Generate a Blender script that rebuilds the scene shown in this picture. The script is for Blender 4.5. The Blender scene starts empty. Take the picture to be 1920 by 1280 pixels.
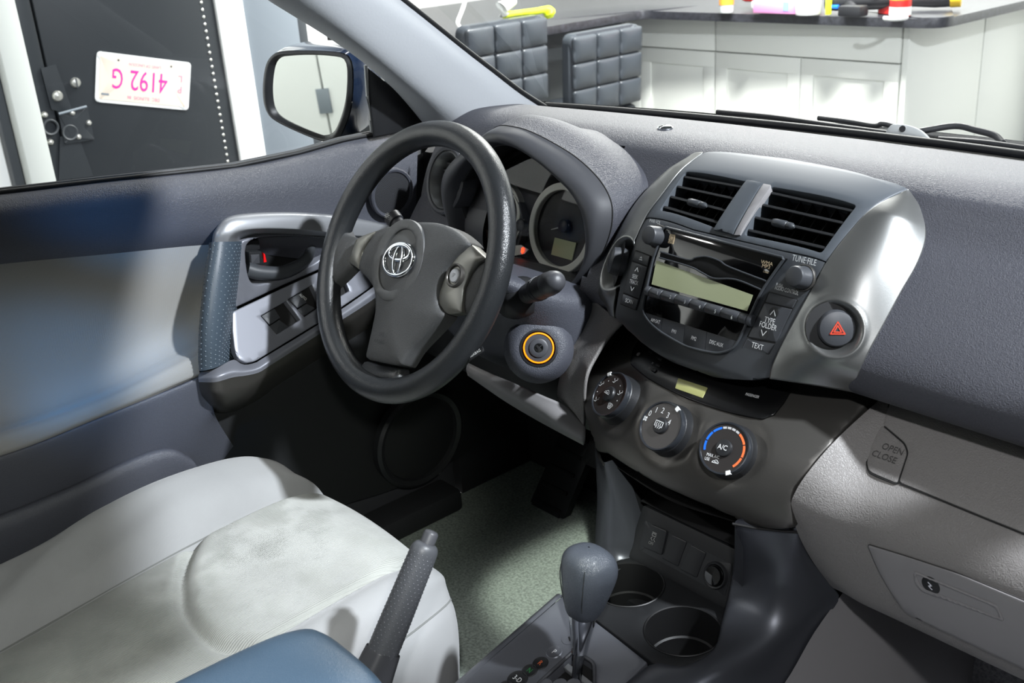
import bpy, math, random
import numpy as np
from mathutils import Vector, Matrix
from mathutils.geometry import delaunay_2d_cdt
random.seed(7)
SC = bpy.context.scene
COL = SC.collection
R = math.radians

# ------------------------------------------------------------------ camera
# car frame in metres: x to the passenger side, y forward, z up, origin at the
# height of the steering wheel centre; the garage floor lies at z = -1.03
FOC, YAW, PIT, ROL = 2006.0, R(50.45), R(22.27), R(-4.0)
CAM = np.array([.74, -.748, .421])
FW = np.array([-math.sin(YAW)*math.cos(PIT), math.cos(YAW)*math.cos(PIT), -math.sin(PIT)])
_r = np.array([math.cos(YAW), math.sin(YAW), 0.0]); _u = np.cross(_r, FW)
RT = math.cos(ROL)*_r + math.sin(ROL)*_u
UP = -math.sin(ROL)*_r + math.cos(ROL)*_u
cd = bpy.data.cameras.new('camera'); cam = bpy.data.objects.new('camera', cd); COL.objects.link(cam)
M = Matrix.Identity(4)
for i in range(3):
    M[i][0], M[i][1], M[i][2], M[i][3] = RT[i], UP[i], -FW[i], CAM[i]
cam.matrix_world = M
cd.sensor_width = 36.0; cd.lens = FOC/1920*36; cd.clip_start = .02; cd.clip_end = 60
cd.dof.use_dof = True; cd.dof.focus_distance = 1.38; cd.dof.aperture_fstop = 11.0
SC.camera = cam

# ------------------------------------------------------------------ light
SC.view_settings.view_transform = 'Standard'; SC.view_settings.look = 'None'
SC.view_settings.gamma = 1.0; SC.view_settings.use_curve_mapping = False
SC.view_settings.exposure = 0.0
wd = bpy.data.worlds.new('world'); SC.world = wd; wd.use_nodes = True
wd.node_tree.nodes['Background'].inputs[0].default_value = (.75, .85, 1, 1)
wd.node_tree.nodes['Background'].inputs[1].default_value = .02
def lamp(name, loc, to, power, col, size, size_y=None, kind='AREA', spot=40):
    l = bpy.data.lights.new(name, kind); l.energy = power; l.color = col
    if kind == 'AREA':
        l.shape = 'RECTANGLE'; l.size = size; l.size_y = size_y or size
    else:
        l.shadow_soft_size = size
        if kind == 'SPOT': l.spot_size = R(spot); l.spot_blend = .6
    o = bpy.data.objects.new(name, l); COL.objects.link(o); o.location = loc
    o.rotation_euler = (Vector(to)-Vector(loc)).to_track_quat('-Z', 'Y').to_euler()
    return o
lamp('ceiling_lamp_front', (1.54, .46, 1.6), (-.1, -.1, -.3), 145, (.90, .94, 1), .11, .11)
lamp('ceiling_lamp_rear', (1.3, -1.15, 1.37), (-.1, .1, -.3), 21, (.97, .98, 1), .09, .09)
lamp('carpet_patch_spot', (1.3, -1.15, 1.37), (-.375, .235, -.62), 330, (.93, 1, .91), .02, kind='SPOT', spot=5.8)  # added narrow spot that makes the lit patch on the driver's carpet
lamp('ceiling_tube_counter', (-1.6, 2.5, 1.8), (-1.9, 3.2, -.7), 400, (1, 1, .97), 1.4, .2)
lamp('ceiling_tube_left', (-1.6, .7, 1.8), (-2.5, .9, -.4), 14, (1, 1, .98), 1.4, .2)
lamp('mirror_view_fill', (-1.5, -2.0, 1.7), (-1.7, -3.0, -.7), 80, (1, 1, .98), 1.2, .2)  # added out of view to brighten the cabinet shown in the door mirror
lamp('blue_patch_spot', (-.12, -1.15, .50), (-.70, -.305, -.16), 55, (.10, .42, 1), .04, kind='SPOT', spot=11)  # added blue spot, source unseen: makes the lower blue patch on the door
lamp('blue_patch_spot', (-.12, -1.15, .50), (-.69, -.24, .065), 70, (.10, .42, 1), .04, kind='SPOT', spot=7)  # second added blue spot, for the patch on the upper trim
lamp('seat_fill_spot', (1.2, -.92, .82), (-.42, -.38, -.15), 62, (.98, 1, .93), .05, kind='SPOT', spot=28)  # added fill out of view, brightens the seat and steering wheel


# ------------------------------------------------------------------ helpers
def ray(px, py): return FW + (px-960)/FOC*RT - (py-640)/FOC*UP
class Pl:                       # a plane with its own axes
    def __init__(s, o, u, v):
        s.o = np.array(o, float); s.u = np.array(u, float); s.u /= np.linalg.norm(s.u)
        v = np.array(v, float); v = v - s.u*(v@s.u); s.v = v/np.linalg.norm(v); s.n = np.cross(s.u, s.v)
    def pt(s, a, b, h=0.0): return s.o + s.u*a + s.v*b + s.n*h
    def px(s, x, y, h=0.0):
        d = ray(x, y); t = ((s.o + s.n*h - CAM)@s.n)/(d@s.n); q = CAM + t*d - s.o
        return (float(q@s.u), float(q@s.v))
    def pxs(s, L, h=0.0): return [s.px(x, y, h) for x, y in L]
    def at(s, h=0.0, a=0.0, b=0.0): 
        q = Pl(s.pt(a, b, h), s.u, s.v); return q
def P(px, py, **k):             # the point of a real plane x=, y= or z= seen at a pixel
    a, v = list(k.items())[0]; i = 'xyz'.index(a); d = ray(px, py)
    return CAM + d*((v-CAM[i])/d[i])
def X(L): return [P(a, b, x=c) for a, b, c in L]
def cr(pts, n=6, closed=False):  # Catmull-Rom
    p = np.array(pts, float); N = len(p); out = []
    if N < 3 and not closed: closed = False
    for i in range(N if closed else N-1):
        if closed: a, b, c, d = p[(i-1) % N], p[i], p[(i+1) % N], p[(i+2) % N]
        else: a, b, c, d = p[max(i-1, 0)], p[i], p[i+1], p[min(i+2, N-1)]
        if not closed and i == 0: a = 2*b-c
        if not closed and i == N-2: d = 2*c-b
        for k in range(n):
            t = k/n
            out.append(.5*((2*b)+(-a+c)*t+(2*a-5*b+4*c-d)*t*t+(-a+3*b-3*c+d)*t**3))
    if not closed: out.append(p[-1])
    return np.array(out)
def resample(pts, n, closed=False):
    p = np.array(pts, float)
    if closed: p = np.vstack([p, p[:1]])
    s = np.r_[0, np.cumsum(np.linalg.norm(np.diff(p, axis=0), axis=1))]
    t = np.linspace(0, s[-1], n+1 if closed else n)
    q = np.stack([np.interp(t, s, p[:, k]) for k in range(p.shape[1])], 1)
    return q[:-1] if closed else q
def rp(pts, r, n=5):            # polygon with rounded corners (r: one value or per corner)
    p = [np.array(q, float) for q in pts]; N = len(p); out = []
    for i in range(N):
        a, b, c = p[i-1], p[i], p[(i+1) % N]; rr = r[i] if isinstance(r, (list, tuple)) else r
        d1, d2 = a-b, c-b; l1, l2 = np.linalg.norm(d1), np.linalg.norm(d2)
        k = min(rr, l1*.48, l2*.48)
        if k < 1e-6: out.append(b); continue
        s, e = b+d1/l1*k, b+d2/l2*k
        for j in range(n+1):
            t = j/n; out.append((1-t)**2*s+2*t*(1-t)*b+t*t*e)
    return np.array(out)
def circ(c, r, n=40, ry=None): 
    return np.array([(c[0]+r*math.cos(2*math.pi*i/n), c[1]+(ry or r)*math.sin(2*math.pi*i/n)) for i in range(n)])
def ccw(L):
    L = np.array(L, float); a = np.sum(L[:, 0]*np.roll(L[:, 1], -1)-np.roll(L[:, 0], -1)*L[:, 1])
    return L if a > 0 else L[::-1]
ORG = {}
def org(o): 
    return ORG.get(o.name, np.zeros(3)) if o is not None else np.zeros(3)
def thing(name, label, cat, loc, group=None):
    o = bpy.data.objects.new(name, None); COL.objects.link(o); o.location = loc; o.empty_display_size = .05
    o['label'] = label; o['category'] = cat
    if group: o['group'] = group
    ORG[o.name] = np.array(loc, float); return o
def tag(o, label=None, cat=None, group=None, kind=None):
    for k, v in (('label', label), ('category', cat), ('group', group), ('kind', kind)):
        if v: o[k] = v
    return o
def mk(name, V, F, m, parent=None, ang=38, base=None):
    V = np.array(V, float)
    if parent is not None: o0 = org(parent)
    else: o0 = np.array(base if base is not None else (V.min(0)+V.max(0))/2, float)
    me = bpy.data.meshes.new(name); me.from_pydata((V-o0).tolist(), [], [tuple(int(i) for i in f) for f in F]); me.update()
    me.materials.append(m)
    if ang:
        me.polygons.foreach_set('use_smooth', [True]*len(me.polygons))
        if ang < 180: me.set_sharp_from_angle(angle=R(ang))
    o = bpy.data.objects.new(name, me); COL.objects.link(o)
    if parent is not None: o.parent = parent
    else: o.location = o0
    ORG[o.name] = o0
    return o
def fixn(V, F):                 # outward normals for closed meshes
    import bmesh
    bm = bmesh.new(); vs = [bm.verts.new(v) for v in V]
    for f in F:
        try: bm.faces.new([vs[i] for i in f])
        except ValueError: pass
    bmesh.ops.recalc_face_normals(bm, faces=bm.faces)
    bm.verts.index_update()
    V2 = [tuple(v.co) for v in bm.verts]; F2 = [[v.index for v in f.verts] for f in bm.faces]; bm.free()
    return V2, F2
def inpoly(pt, L):
    x, y = pt[:, 0], pt[:, 1]; ins = np.zeros(len(pt), bool); j = len(L)-1
    for i in range(len(L)):
        xi, yi = L[i]; xj, yj = L[j]
        with np.errstate(divide='ignore', invalid='ignore'):
            c = ((yi > y) != (yj > y)) & (x < (xj-xi)*(y-yi)/(yj-yi+1e-30)+xi)
        ins ^= c; j = i
    return ins
def dist(pt, L):
    a = L; b = np.roll(L, -1, 0); d = np.full(len(pt), 1e9)
    for i in range(len(a)):
        e = b[i]-a[i]; t = np.clip(((pt-a[i])@e)/(e@e+1e-30), 0, 1)
        d = np.minimum(d, np.linalg.norm(pt-(a[i]+t[:, None]*e), axis=1))
    return d
def offs(L, d):                 # inward offset of a ccw loop (vertex normals)
    t = np.roll(L, -1, 0)-np.roll(L, 1, 0); t /= (np.linalg.norm(t, axis=1)[:, None]+1e-12)
    return L+np.stack([-t[:, 1], t[:, 0]], 1)*d
def sheet(name, out, fm, m, parent=None, holes=(), sp=.02, r=.0015, depth=.006, hd=None, dome=None, ang=38, base=None):
    """A panel: outline and holes in (a, b), mapped by fm(a, b, h); rounded edges of radius r, walls of given depth."""
    if isinstance(fm, Pl): fm = fm.pt
    hd = depth if hd is None else hd
    loops = [ccw(out)]+[ccw(h)[::-1] for h in holes]
    pts, hh, edges = [], [], []
    spans = []
    for L in loops:
        s = len(pts); pts += L.tolist(); hh += [-r]*len(L); spans.append((s, len(L)))
        edges += [(s+i, s+(i+1) % len(L)) for i in range(len(L))]
    allL = loops
    def ok(q, d):
        q = np.array(q); k = inpoly(q, loops[0])
        for L in loops[1:]: k &= ~inpoly(q, L)
        dd = np.min([dist(q, L) for L in allL], axis=0); return k & (dd > d)
    if r > 0:
        for L in loops:
            for d, h in ((.3*r, -.286*r), (r, 0)):
                q = offs(L, d); k = ok(q, d*.9)
                pts += q[k].tolist(); hh += [h]*int(k.sum())
    mn, mx = loops[0].min(0), loops[0].max(0)
    gx = np.arange(mn[0]+sp/2, mx[0], sp); gy = np.arange(mn[1]+sp*.43, mx[1], sp)
    if len(gx) and len(gy):
        g = np.array([(x+(j % 2)*sp*.5, y) for j, y in enumerate(gy) for x in gx])
        k = ok(g, max(r*1.6, sp*.35)); pts += g[k].tolist(); hh += [0]*int(k.sum())
    v, e, f, ov, _, _ = delaunay_2d_cdt([Vector(q) for q in pts], edges, [], 0, 1e-7)
    v = np.array([tuple(q) for q in v]); H = np.array([hh[o[0]] if o else 0.0 for o in ov])
    back = {}
    for i, o in enumerate(ov):
        for k in o: back[k] = i
    f = np.array([tuple(q) for q in f if len(q) == 3])
    c = v[f].mean(1); k = inpoly(c, loops[0])
    for L in loops[1:]: k &= ~inpoly(c, L)
    F = f[k].tolist()
    if dome:
        d = np.min([dist(v, L) for L in loops[:1]], axis=0); D = max(d.max(), 1e-6)
        H = H + dome*(1-(1-np.clip(d/D, 0, 1))**2)
    V = [fm(a, b, h) for (a, b), h in zip(v, H)]
    for li, (s, n) in enumerate(spans):
        dp = depth if li == 0 else hd
        if dp <= 0: continue
        st = len(V)
        V += [fm(*v[back[s+i]], -r-dp) for i in range(n)]
        for i in range(n):
            a, b = back[s+i], back[s+(i+1) % n]
            if a != b: F.append((b, a, st+i, st+(i+1) % n))
    return mk(name, V, F, m, parent, ang, base)
def solid(name, out, pl, h0, h1, m, parent=None, r=.001, dome=0, base=None, sp=None):
    """A closed slab between two heights over a plane."""
    L = ccw(out); q = pl.at(h1)
    o = sheet(name, L, q, m, parent, sp=sp or .05, r=r, depth=max(h1-h0-r, 1e-4), dome=dome, base=base)
    return o
def box(name, lo, hi, m, parent=None, r=.004, base=None):
    lo, hi = np.array(lo, float), np.array(hi, float)
    import bmesh
    bm = bmesh.new(); bmesh.ops.create_cube(bm, size=1.0)
    for v in bm.verts: v.co = Vector(((v.co[i]+.5)*(hi[i]-lo[i])+lo[i]) for i in range(3))
    if r: bmesh.ops.bevel(bm, geom=bm.edges, offset=min(r, .45*min(hi-lo)), segments=2, affect='EDGES', profile=.5)
    bm.verts.index_update(); V = [tuple(v.co) for v in bm.verts]; F = [[v.index for v in f.verts] for f in bm.faces]; bm.free()
    return mk(name, V, F, m, parent, 35, base)
def loft(name, rows, m, parent=None, nu=40, nv=None, closed=False, thick=0.0, ang=60, base=None, lin=False, flip=False, cap=False, cut=None):
    rows = [resample(cr(r_, 8, closed), nu, closed) for r_ in rows]
    A = np.array(rows)
    if not lin and len(rows) > 2:
        nv = nv or 6
        A = np.stack([cr(A[:, i], nv) for i in range(A.shape[1])], 1)
    nr, nc = A.shape[:2]; V = A.reshape(-1, 3).tolist(); F = []
    for i in range(nr-1):
        for j in range(nc if closed else nc-1):
            k = (j+1) % nc
            q = (i*nc+j, i*nc+k, (i+1)*nc+k, (i+1)*nc+j); F.append(q[::-1] if flip else q)
    if cap: F.append(list(range(nc))[::-1]); F.append([(nr-1)*nc+j for j in range(nc)])
    if closed and cap: V, F = fixn(V, F)
    if cut:
        VA = np.array(V); F = [f for f in F if not cut(VA[list(f)].mean(0))]
    o = mk(name, V, F, m, parent, ang, base)
    if thick:
        md = o.modifiers.new('thickness', 'SOLIDIFY'); md.thickness = abs(thick); md.offset = -1 if thick > 0 else 1
    return o
def tube(name, pts, rad, m, parent=None, closed=False, n=14, up=(0, 0, 1), flat=1.0, base=None, caps=True):
    p = np.array(pts, float); N = len(p); rad = np.full(N, rad) if np.isscalar(rad) else np.array(rad, float)
    V, F = [], []; ref = np.array(up, float)
    for i in range(N):
        a = p[i-1] if (i or closed) else p[0]; b = p[(i+1) % N] if (i < N-1 or closed) else p[-1]
        t = (b-a)/np.linalg.norm(b-a); s = np.cross(t, ref)
        if np.linalg.norm(s) < 1e-4: s = np.cross(t, (1, .3, .2))
        s /= np.linalg.norm(s); w = np.cross(s, t)
        for k in range(n):
            an = 2*math.pi*k/n; V.append(p[i]+rad[i]*(math.cos(an)*s+math.sin(an)*w*flat))
    for i in range(N if closed else N-1):
        for k in range(n):
            i2 = (i+1) % N; F.append((i*n+k, i*n+(k+1) % n, i2*n+(k+1) % n, i2*n+k))
    if not closed and caps: F.append(list(range(n))[::-1]); F.append([(N-1)*n+k for k in range(n)])
    V, F = fixn(V, F)
    return mk(name, V, F, m, parent, 50, base)
def lathe(name, prof, pl, c, m, parent=None, n=40, base=None, sx=1.0, ang=38):
    V, F = [], []
    for r_, h in prof:
        for k in range(n):
            an = 2*math.pi*k/n; V.append(pl.pt(c[0]+r_*math.cos(an)*sx, c[1]+r_*math.sin(an), h))
    for i in range(len(prof)-1):
        for k in range(n): F.append((i*n+k, i*n+(k+1) % n, (i+1)*n+(k+1) % n, (i+1)*n+k))
    V, F = fixn(V, F)
    return mk(name, V, F, m, parent, ang, base)
def text(s, pl, a, b, size, m, parent, rot=0.0, h=.0004, sx=.8, bold=0.0, align='CENTER', name='lettering'):
    cu = bpy.data.curves.new('lettering', 'FONT'); cu.body = s; cu.size = size; cu.align_x = align; cu.align_y = 'CENTER'
    cu.resolution_u = 3; cu.offset = bold
    t = bpy.data.objects.new('lettering_tmp', cu); COL.objects.link(t)
    bpy.context.view_layer.update(); dg = bpy.context.evaluated_depsgraph_get()
    me = t.evaluated_get(dg).to_mesh(); c, sn = math.cos(rot), math.sin(rot)
    V = []
    for v in me.vertices:
        x, y = v.co.x*sx, v.co.y; V.append(pl.pt(a+x*c-y*sn, b+x*sn+y*c, h))
    F = [list(q.vertices) for q in me.polygons]
    t.evaluated_get(dg).to_mesh_clear(); bpy.data.objects.remove(t); bpy.data.curves.remove(cu)
    if V: return mk(name, V, F, m, parent, 0)
def strokes(pl, lines, w, m, parent, h=.0004, name='symbol', c=(0, 0), rot=0.0, k=1.0):
    """A printed symbol: flat strokes of width w along polylines (each a list of (a, b))."""
    V, F = [], []; co, si = math.cos(rot), math.sin(rot)
    for L in lines:
        L = [np.array(q, float) for q in L]
        for p, q in zip(L[:-1], L[1:]):
            d = q-p; l = np.linalg.norm(d)
            if l < 1e-9: continue
            d /= l; nn = np.array([-d[1], d[0]])*w/2; e = d*w/2; s = len(V)
            for z in (p-e-nn, q+e-nn, q+e+nn, p-e+nn):
                z = z*k; V.append(pl.pt(c[0]+z[0]*co-z[1]*si, c[1]+z[0]*si+z[1]*co, h))
            F.append((s, s+1, s+2, s+3))
    return mk(name, V, F, m, parent, 0)
def dots(name, pts, nrm, r, h, m, parent):
    # small raised pips: six-sided domes at points along a surface
    V, F = [], []
    for p, n in zip(pts, nrm):
        n = n/np.linalg.norm(n); u = np.cross(n, (.3, .5, .81)); u /= np.linalg.norm(u); w = np.cross(n, u); s = len(V)
        for k in range(6): V.append(p+r*(math.cos(k*math.pi/3)*u+math.sin(k*math.pi/3)*w)-n*h*.3)
        for k in range(6): V.append(p+.55*r*(math.cos(k*math.pi/3)*u+math.sin(k*math.pi/3)*w)+n*h*.75)
        V.append(p+n*h); F += [(s+k, s+(k+1) % 6, s+6+(k+1) % 6, s+6+k) for k in range(6)]+[(s+6+k, s+6+(k+1) % 6, s+12) for k in range(6)]
    return tag(mk(name, V, F, m, parent, 180), kind='stuff')
def copy_tree(o, parent=None):
    c = o.copy(); COL.objects.link(c); ORG[c.name] = org(o)
    if parent is not None: c.parent = parent
    for ch in list(o.children): copy_tree(ch, c)
    return c

# ------------------------------------------------------------------ materials
def s2l(c): return tuple(((v/255)/12.92 if v/255 <= .04045 else ((v/255+.055)/1.055)**2.4) for v in c)
MATS = {}
def mat(name, rgb, rough=.5, metal=0.0, grain=None, spec=.5, coat=0.0, emit=None, trans=0.0, var=0.0, varscale=8, alpha=1.0, sheen=0.0):
    m = bpy.data.materials.new(name); m.use_nodes = True; nt = m.node_tree; b = nt.nodes['Principled BSDF']
    col = s2l(rgb)+(1,)
    b.inputs['Base Color'].default_value = col; b.inputs['Roughness'].default_value = rough; b.inputs['Metallic'].default_value = metal
    b.inputs['Specular IOR Level'].default_value = spec; b.inputs['Coat Weight'].default_value = coat
    b.inputs['Transmission Weight'].default_value = trans; b.inputs['Alpha'].default_value = alpha
    b.inputs['Sheen Weight'].default_value = sheen
    if emit: b.inputs['Emission Color'].default_value = s2l(emit[0])+(1,); b.inputs['Emission Strength'].default_value = emit[1]
    tc = nt.nodes.new('ShaderNodeTexCoord')
    def node(t, **k):
        n = nt.nodes.new(t)
        for a, v in k.items():
            if a in n.inputs.keys() if hasattr(n.inputs, 'keys') else False: n.inputs[a].default_value = v
            else: setattr(n, a, v)
        return n
    if var:
        n = node('ShaderNodeTexNoise'); n.inputs['Scale'].default_value = varscale; n.inputs['Detail'].default_value = 5
        mp = node('ShaderNodeMapRange'); mp.inputs['From Min'].default_value = .3; mp.inputs['From Max'].default_value = .7
        mp.inputs['To Min'].default_value = 1-var; mp.inputs['To Max'].default_value = 1+var
        mx = node('ShaderNodeMix', data_type='RGBA', blend_type='MULTIPLY'); mx.inputs[0].default_value = 1
        mx.inputs[6].default_value = col
        nt.links.new(tc.outputs['Object'], n.inputs['Vector']); nt.links.new(n.outputs['Fac'], mp.inputs['Value'])
        nt.links.new(mp.outputs['Result'], mx.inputs[7]); nt.links.new(mx.outputs[2], b.inputs['Base Color'])
    if grain:
        kind, sc, st = grain; bp = node('ShaderNodeBump'); bp.inputs['Strength'].default_value = st; bp.inputs['Distance'].default_value = .001
        if kind == 'leather':
            n0 = node('ShaderNodeTexNoise'); n0.inputs['Scale'].default_value = sc*.6; n0.inputs['Detail'].default_value = 2
            ad = node('ShaderNodeMix', data_type='RGBA', blend_type='LINEAR_LIGHT'); ad.inputs[0].default_value = .006*300/sc
            n = node('ShaderNodeTexVoronoi', feature='DISTANCE_TO_EDGE'); n.inputs['Scale'].default_value = sc
            nt.links.new(tc.outputs['Object'], n0.inputs['Vector']); nt.links.new(tc.outputs['Object'], ad.inputs[6]); nt.links.new(n0.outputs['Color'], ad.inputs[7])
            nt.links.new(ad.outputs[2], n.inputs['Vector'])
            rm = node('ShaderNodeMapRange'); rm.inputs['From Max'].default_value = .25; nt.links.new(n.outputs['Distance'], rm.inputs['Value'])
            nt.links.new(rm.outputs['Result'], bp.inputs['Height'])
        elif kind == 'noise':
            n = node('ShaderNodeTexNoise'); n.inputs['Scale'].default_value = sc; n.inputs['Detail'].default_value = 4
            nt.links.new(tc.outputs['Object'], n.inputs['Vector']); nt.links.new(n.outputs['Fac'], bp.inputs['Height'])
        elif kind == 'dots':
            n = node('ShaderNodeTexVoronoi', feature='F1'); n.inputs['Scale'].default_value = sc; n.inputs['Randomness'].default_value = .0
            rm = node('ShaderNodeMapRange'); rm.inputs['From Min'].default_value = .15; rm.inputs['From Max'].default_value = .38
            nt.links.new(tc.outputs['Object'], n.inputs['Vector']); nt.links.new(n.outputs['Distance'], rm.inputs['Value']); nt.links.new(rm.outputs['Result'], bp.inputs['Height'])
            bp.inputs['Distance'].default_value = .0015
        elif kind == 'brush':
            mpn = node('ShaderNodeMapping'); mpn.inputs['Scale'].default_value = (6, 400, 400)
            n = node('ShaderNodeTexNoise'); n.inputs['Scale'].default_value = sc; n.inputs['Detail'].default_value = 3
            nt.links.new(tc.outputs['Object'], mpn.inputs['Vector']); nt.links.new(mpn.outputs['Vector'], n.inputs['Vector']); nt.links.new(n.outputs['Fac'], bp.inputs['Height'])
        elif kind in ('ribs', 'weave'):
            # woven cloth: fine ribs whose depth varies in short blocks
            mpn = node('ShaderNodeMapping'); mpn.inputs['Rotation'].default_value = (0, 0, R(4) if kind == 'ribs' else R(45))
            w = node('ShaderNodeTexWave', wave_type='BANDS', bands_direction='X'); w.inputs['Scale'].default_value = sc; w.inputs['Distortion'].default_value = .6; w.inputs['Detail'].default_value = 1; w.inputs['Detail Scale'].default_value = 2
            n = node('ShaderNodeTexNoise'); n.inputs['Scale'].default_value = 22 if kind == 'ribs' else 900; n.inputs['Detail'].default_value = 3
            mu = node('ShaderNodeMath', operation='MULTIPLY')
            nt.links.new(tc.outputs['Object'], mpn.inputs['Vector']); nt.links.new(mpn.outputs['Vector'], w.inputs['Vector']); nt.links.new(tc.outputs['Object'], n.inputs['Vector'])
            nt.links.new(w.outputs['Fac'], mu.inputs[0]); nt.links.new(n.outputs['Fac'], mu.inputs[1]); nt.links.new(mu.outputs[0], bp.inputs['Height'])
            bp.inputs['Distance'].default_value = .0016 if kind == 'ribs' else .0008
        nt.links.new(bp.outputs['Normal'], b.inputs['Normal'])
    MATS[name] = m; return m
DARK = mat('dark_grained_vinyl', (65, 66, 73), .52, grain=('leather', 330, .35))
DARKS = mat('dark_smooth_plastic', (66, 67, 71), .45, grain=('noise', 900, .06))
DOORD = mat('door_grained_vinyl', (70, 72, 80), .5, grain=('leather', 360, .3))
PANEL = mat('stack_plastic', (58, 61, 65), .42, grain=('noise', 1500, .04))
BLACK = mat('black_plastic', (34, 35, 37), .42)
BLACKM = mat('black_matt_plastic', (22, 23, 25), .6)
GLOSSB = mat('gloss_black', (9, 9, 10), .05, coat=.6)
VOID = mat('void_black', (6, 6, 7), .8)
GREY = mat('grey_grained_vinyl', (128, 125, 123), .5, grain=('leather', 300, .35))
GREYS = mat('grey_smooth_plastic', (132, 130, 131), .48, grain=('noise', 700, .05))
SILV = mat('silver_paint', (130, 131, 130), .36, metal=.85, grain=('brush', 3, .05))
SPKS = mat('spoke_silver', (122, 121, 115), .4, metal=.45, grain=('noise', 1500, .06))
BOLS = mat('bolster_silver', (74, 76, 82), .36, metal=.5, grain=('noise', 1200, .05))
VENTP = mat('vent_panel_paint', (76, 81, 87), .5, metal=.1)
SWSIL = mat('satin_silver', (120, 122, 130), .42, metal=.35, grain=('brush', 3, .04))
SILVD = mat('dark_silver_paint', (80, 78, 75), .38, metal=.6, grain=('brush', 3, .06))
SILVP = mat('console_silver_paint', (104, 106, 112), .36, metal=.4, grain=('noise', 1200, .05))
CHROME = mat('chrome', (225, 228, 232), .08, metal=1)
LEATH = mat('wheel_grain', (38, 40, 42), .30, grain=('leather', 420, .17))
PAD = mat('wheel_pad', (70, 71, 72), .5, grain=('leather', 560, .3))
DIMP = mat('dimpled_grip', (74, 76, 80), .42, grain=('noise', 900, .1))
DIMPD = mat('dimpled_door_grip', (64, 75, 86), .42, grain=('noise', 900, .1))
FABR = mat('ribbed_seat_cloth', (166, 168, 163), .95, grain=('ribs', 125, .9), var=.2, varscale=9, sheen=.3)
FABP = mat('plain_seat_cloth', (156, 157, 158), .9, grain=('weave', 420, .35), var=.05, varscale=12, sheen=.3)
FABD = mat('door_cloth', (138, 137, 134), .85, grain=('weave', 420, .4), sheen=.2)
PILL = mat('pillar_trim', (166, 169, 173), .6, grain=('noise', 260, .25))
CARP = mat('floor_carpet', (158, 168, 158), .95, grain=('noise', 420, 1.0), var=.35, varscale=240)
CARPP = mat('passenger_carpet', (138, 138, 142), .95, grain=('noise', 420, 1.0), var=.35, varscale=240)
WHITEP = mat('white_print', (226, 228, 228), .6)
GREYP = mat('grey_print', (120, 120, 120), .6)
BEIGEP = mat('beige_print', (206, 184, 150), .6)
REDP = mat('red_print', (204, 62, 36), .5)
ORANGEP = mat('orange_print', (240, 112, 60), .5)
BLUEP = mat('blue_print', (20, 106, 224), .5)
GREENP = mat('green_print', (40, 120, 60), .5)
LCD = mat('lcd_glass', (186, 192, 152), .25)
LCDD = mat('lcd_glass_dim', (150, 150, 98), .3)
def glass(name, tint, a, rough=0.0):
    m = bpy.data.materials.new(name); m.use_nodes = True; nt = m.node_tree; nt.nodes.clear()
    o = nt.nodes.new('ShaderNodeOutputMaterial'); mx = nt.nodes.new('ShaderNodeMixShader'); t = nt.nodes.new('ShaderNodeBsdfTransparent')
    g = nt.nodes.new('ShaderNodeBsdfGlossy'); g.inputs['Roughness'].default_value = rough
    t.inputs[0].default_value = tint+(1,); fr = nt.nodes.new('ShaderNodeFresnel'); fr.inputs[0].default_value = a
    nt.links.new(fr.outputs[0], mx.inputs[0]); nt.links.new(t.outputs[0], mx.inputs[1]); nt.links.new(g.outputs[0], mx.inputs[2]); nt.links.new(mx.outputs[0], o.inputs[0])
    return m
GLASS = glass('window_glass', (.97, .985, .98), 1.33)
LENS = glass('lens_glass', (.9, .9, .9), 1.4)

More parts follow.
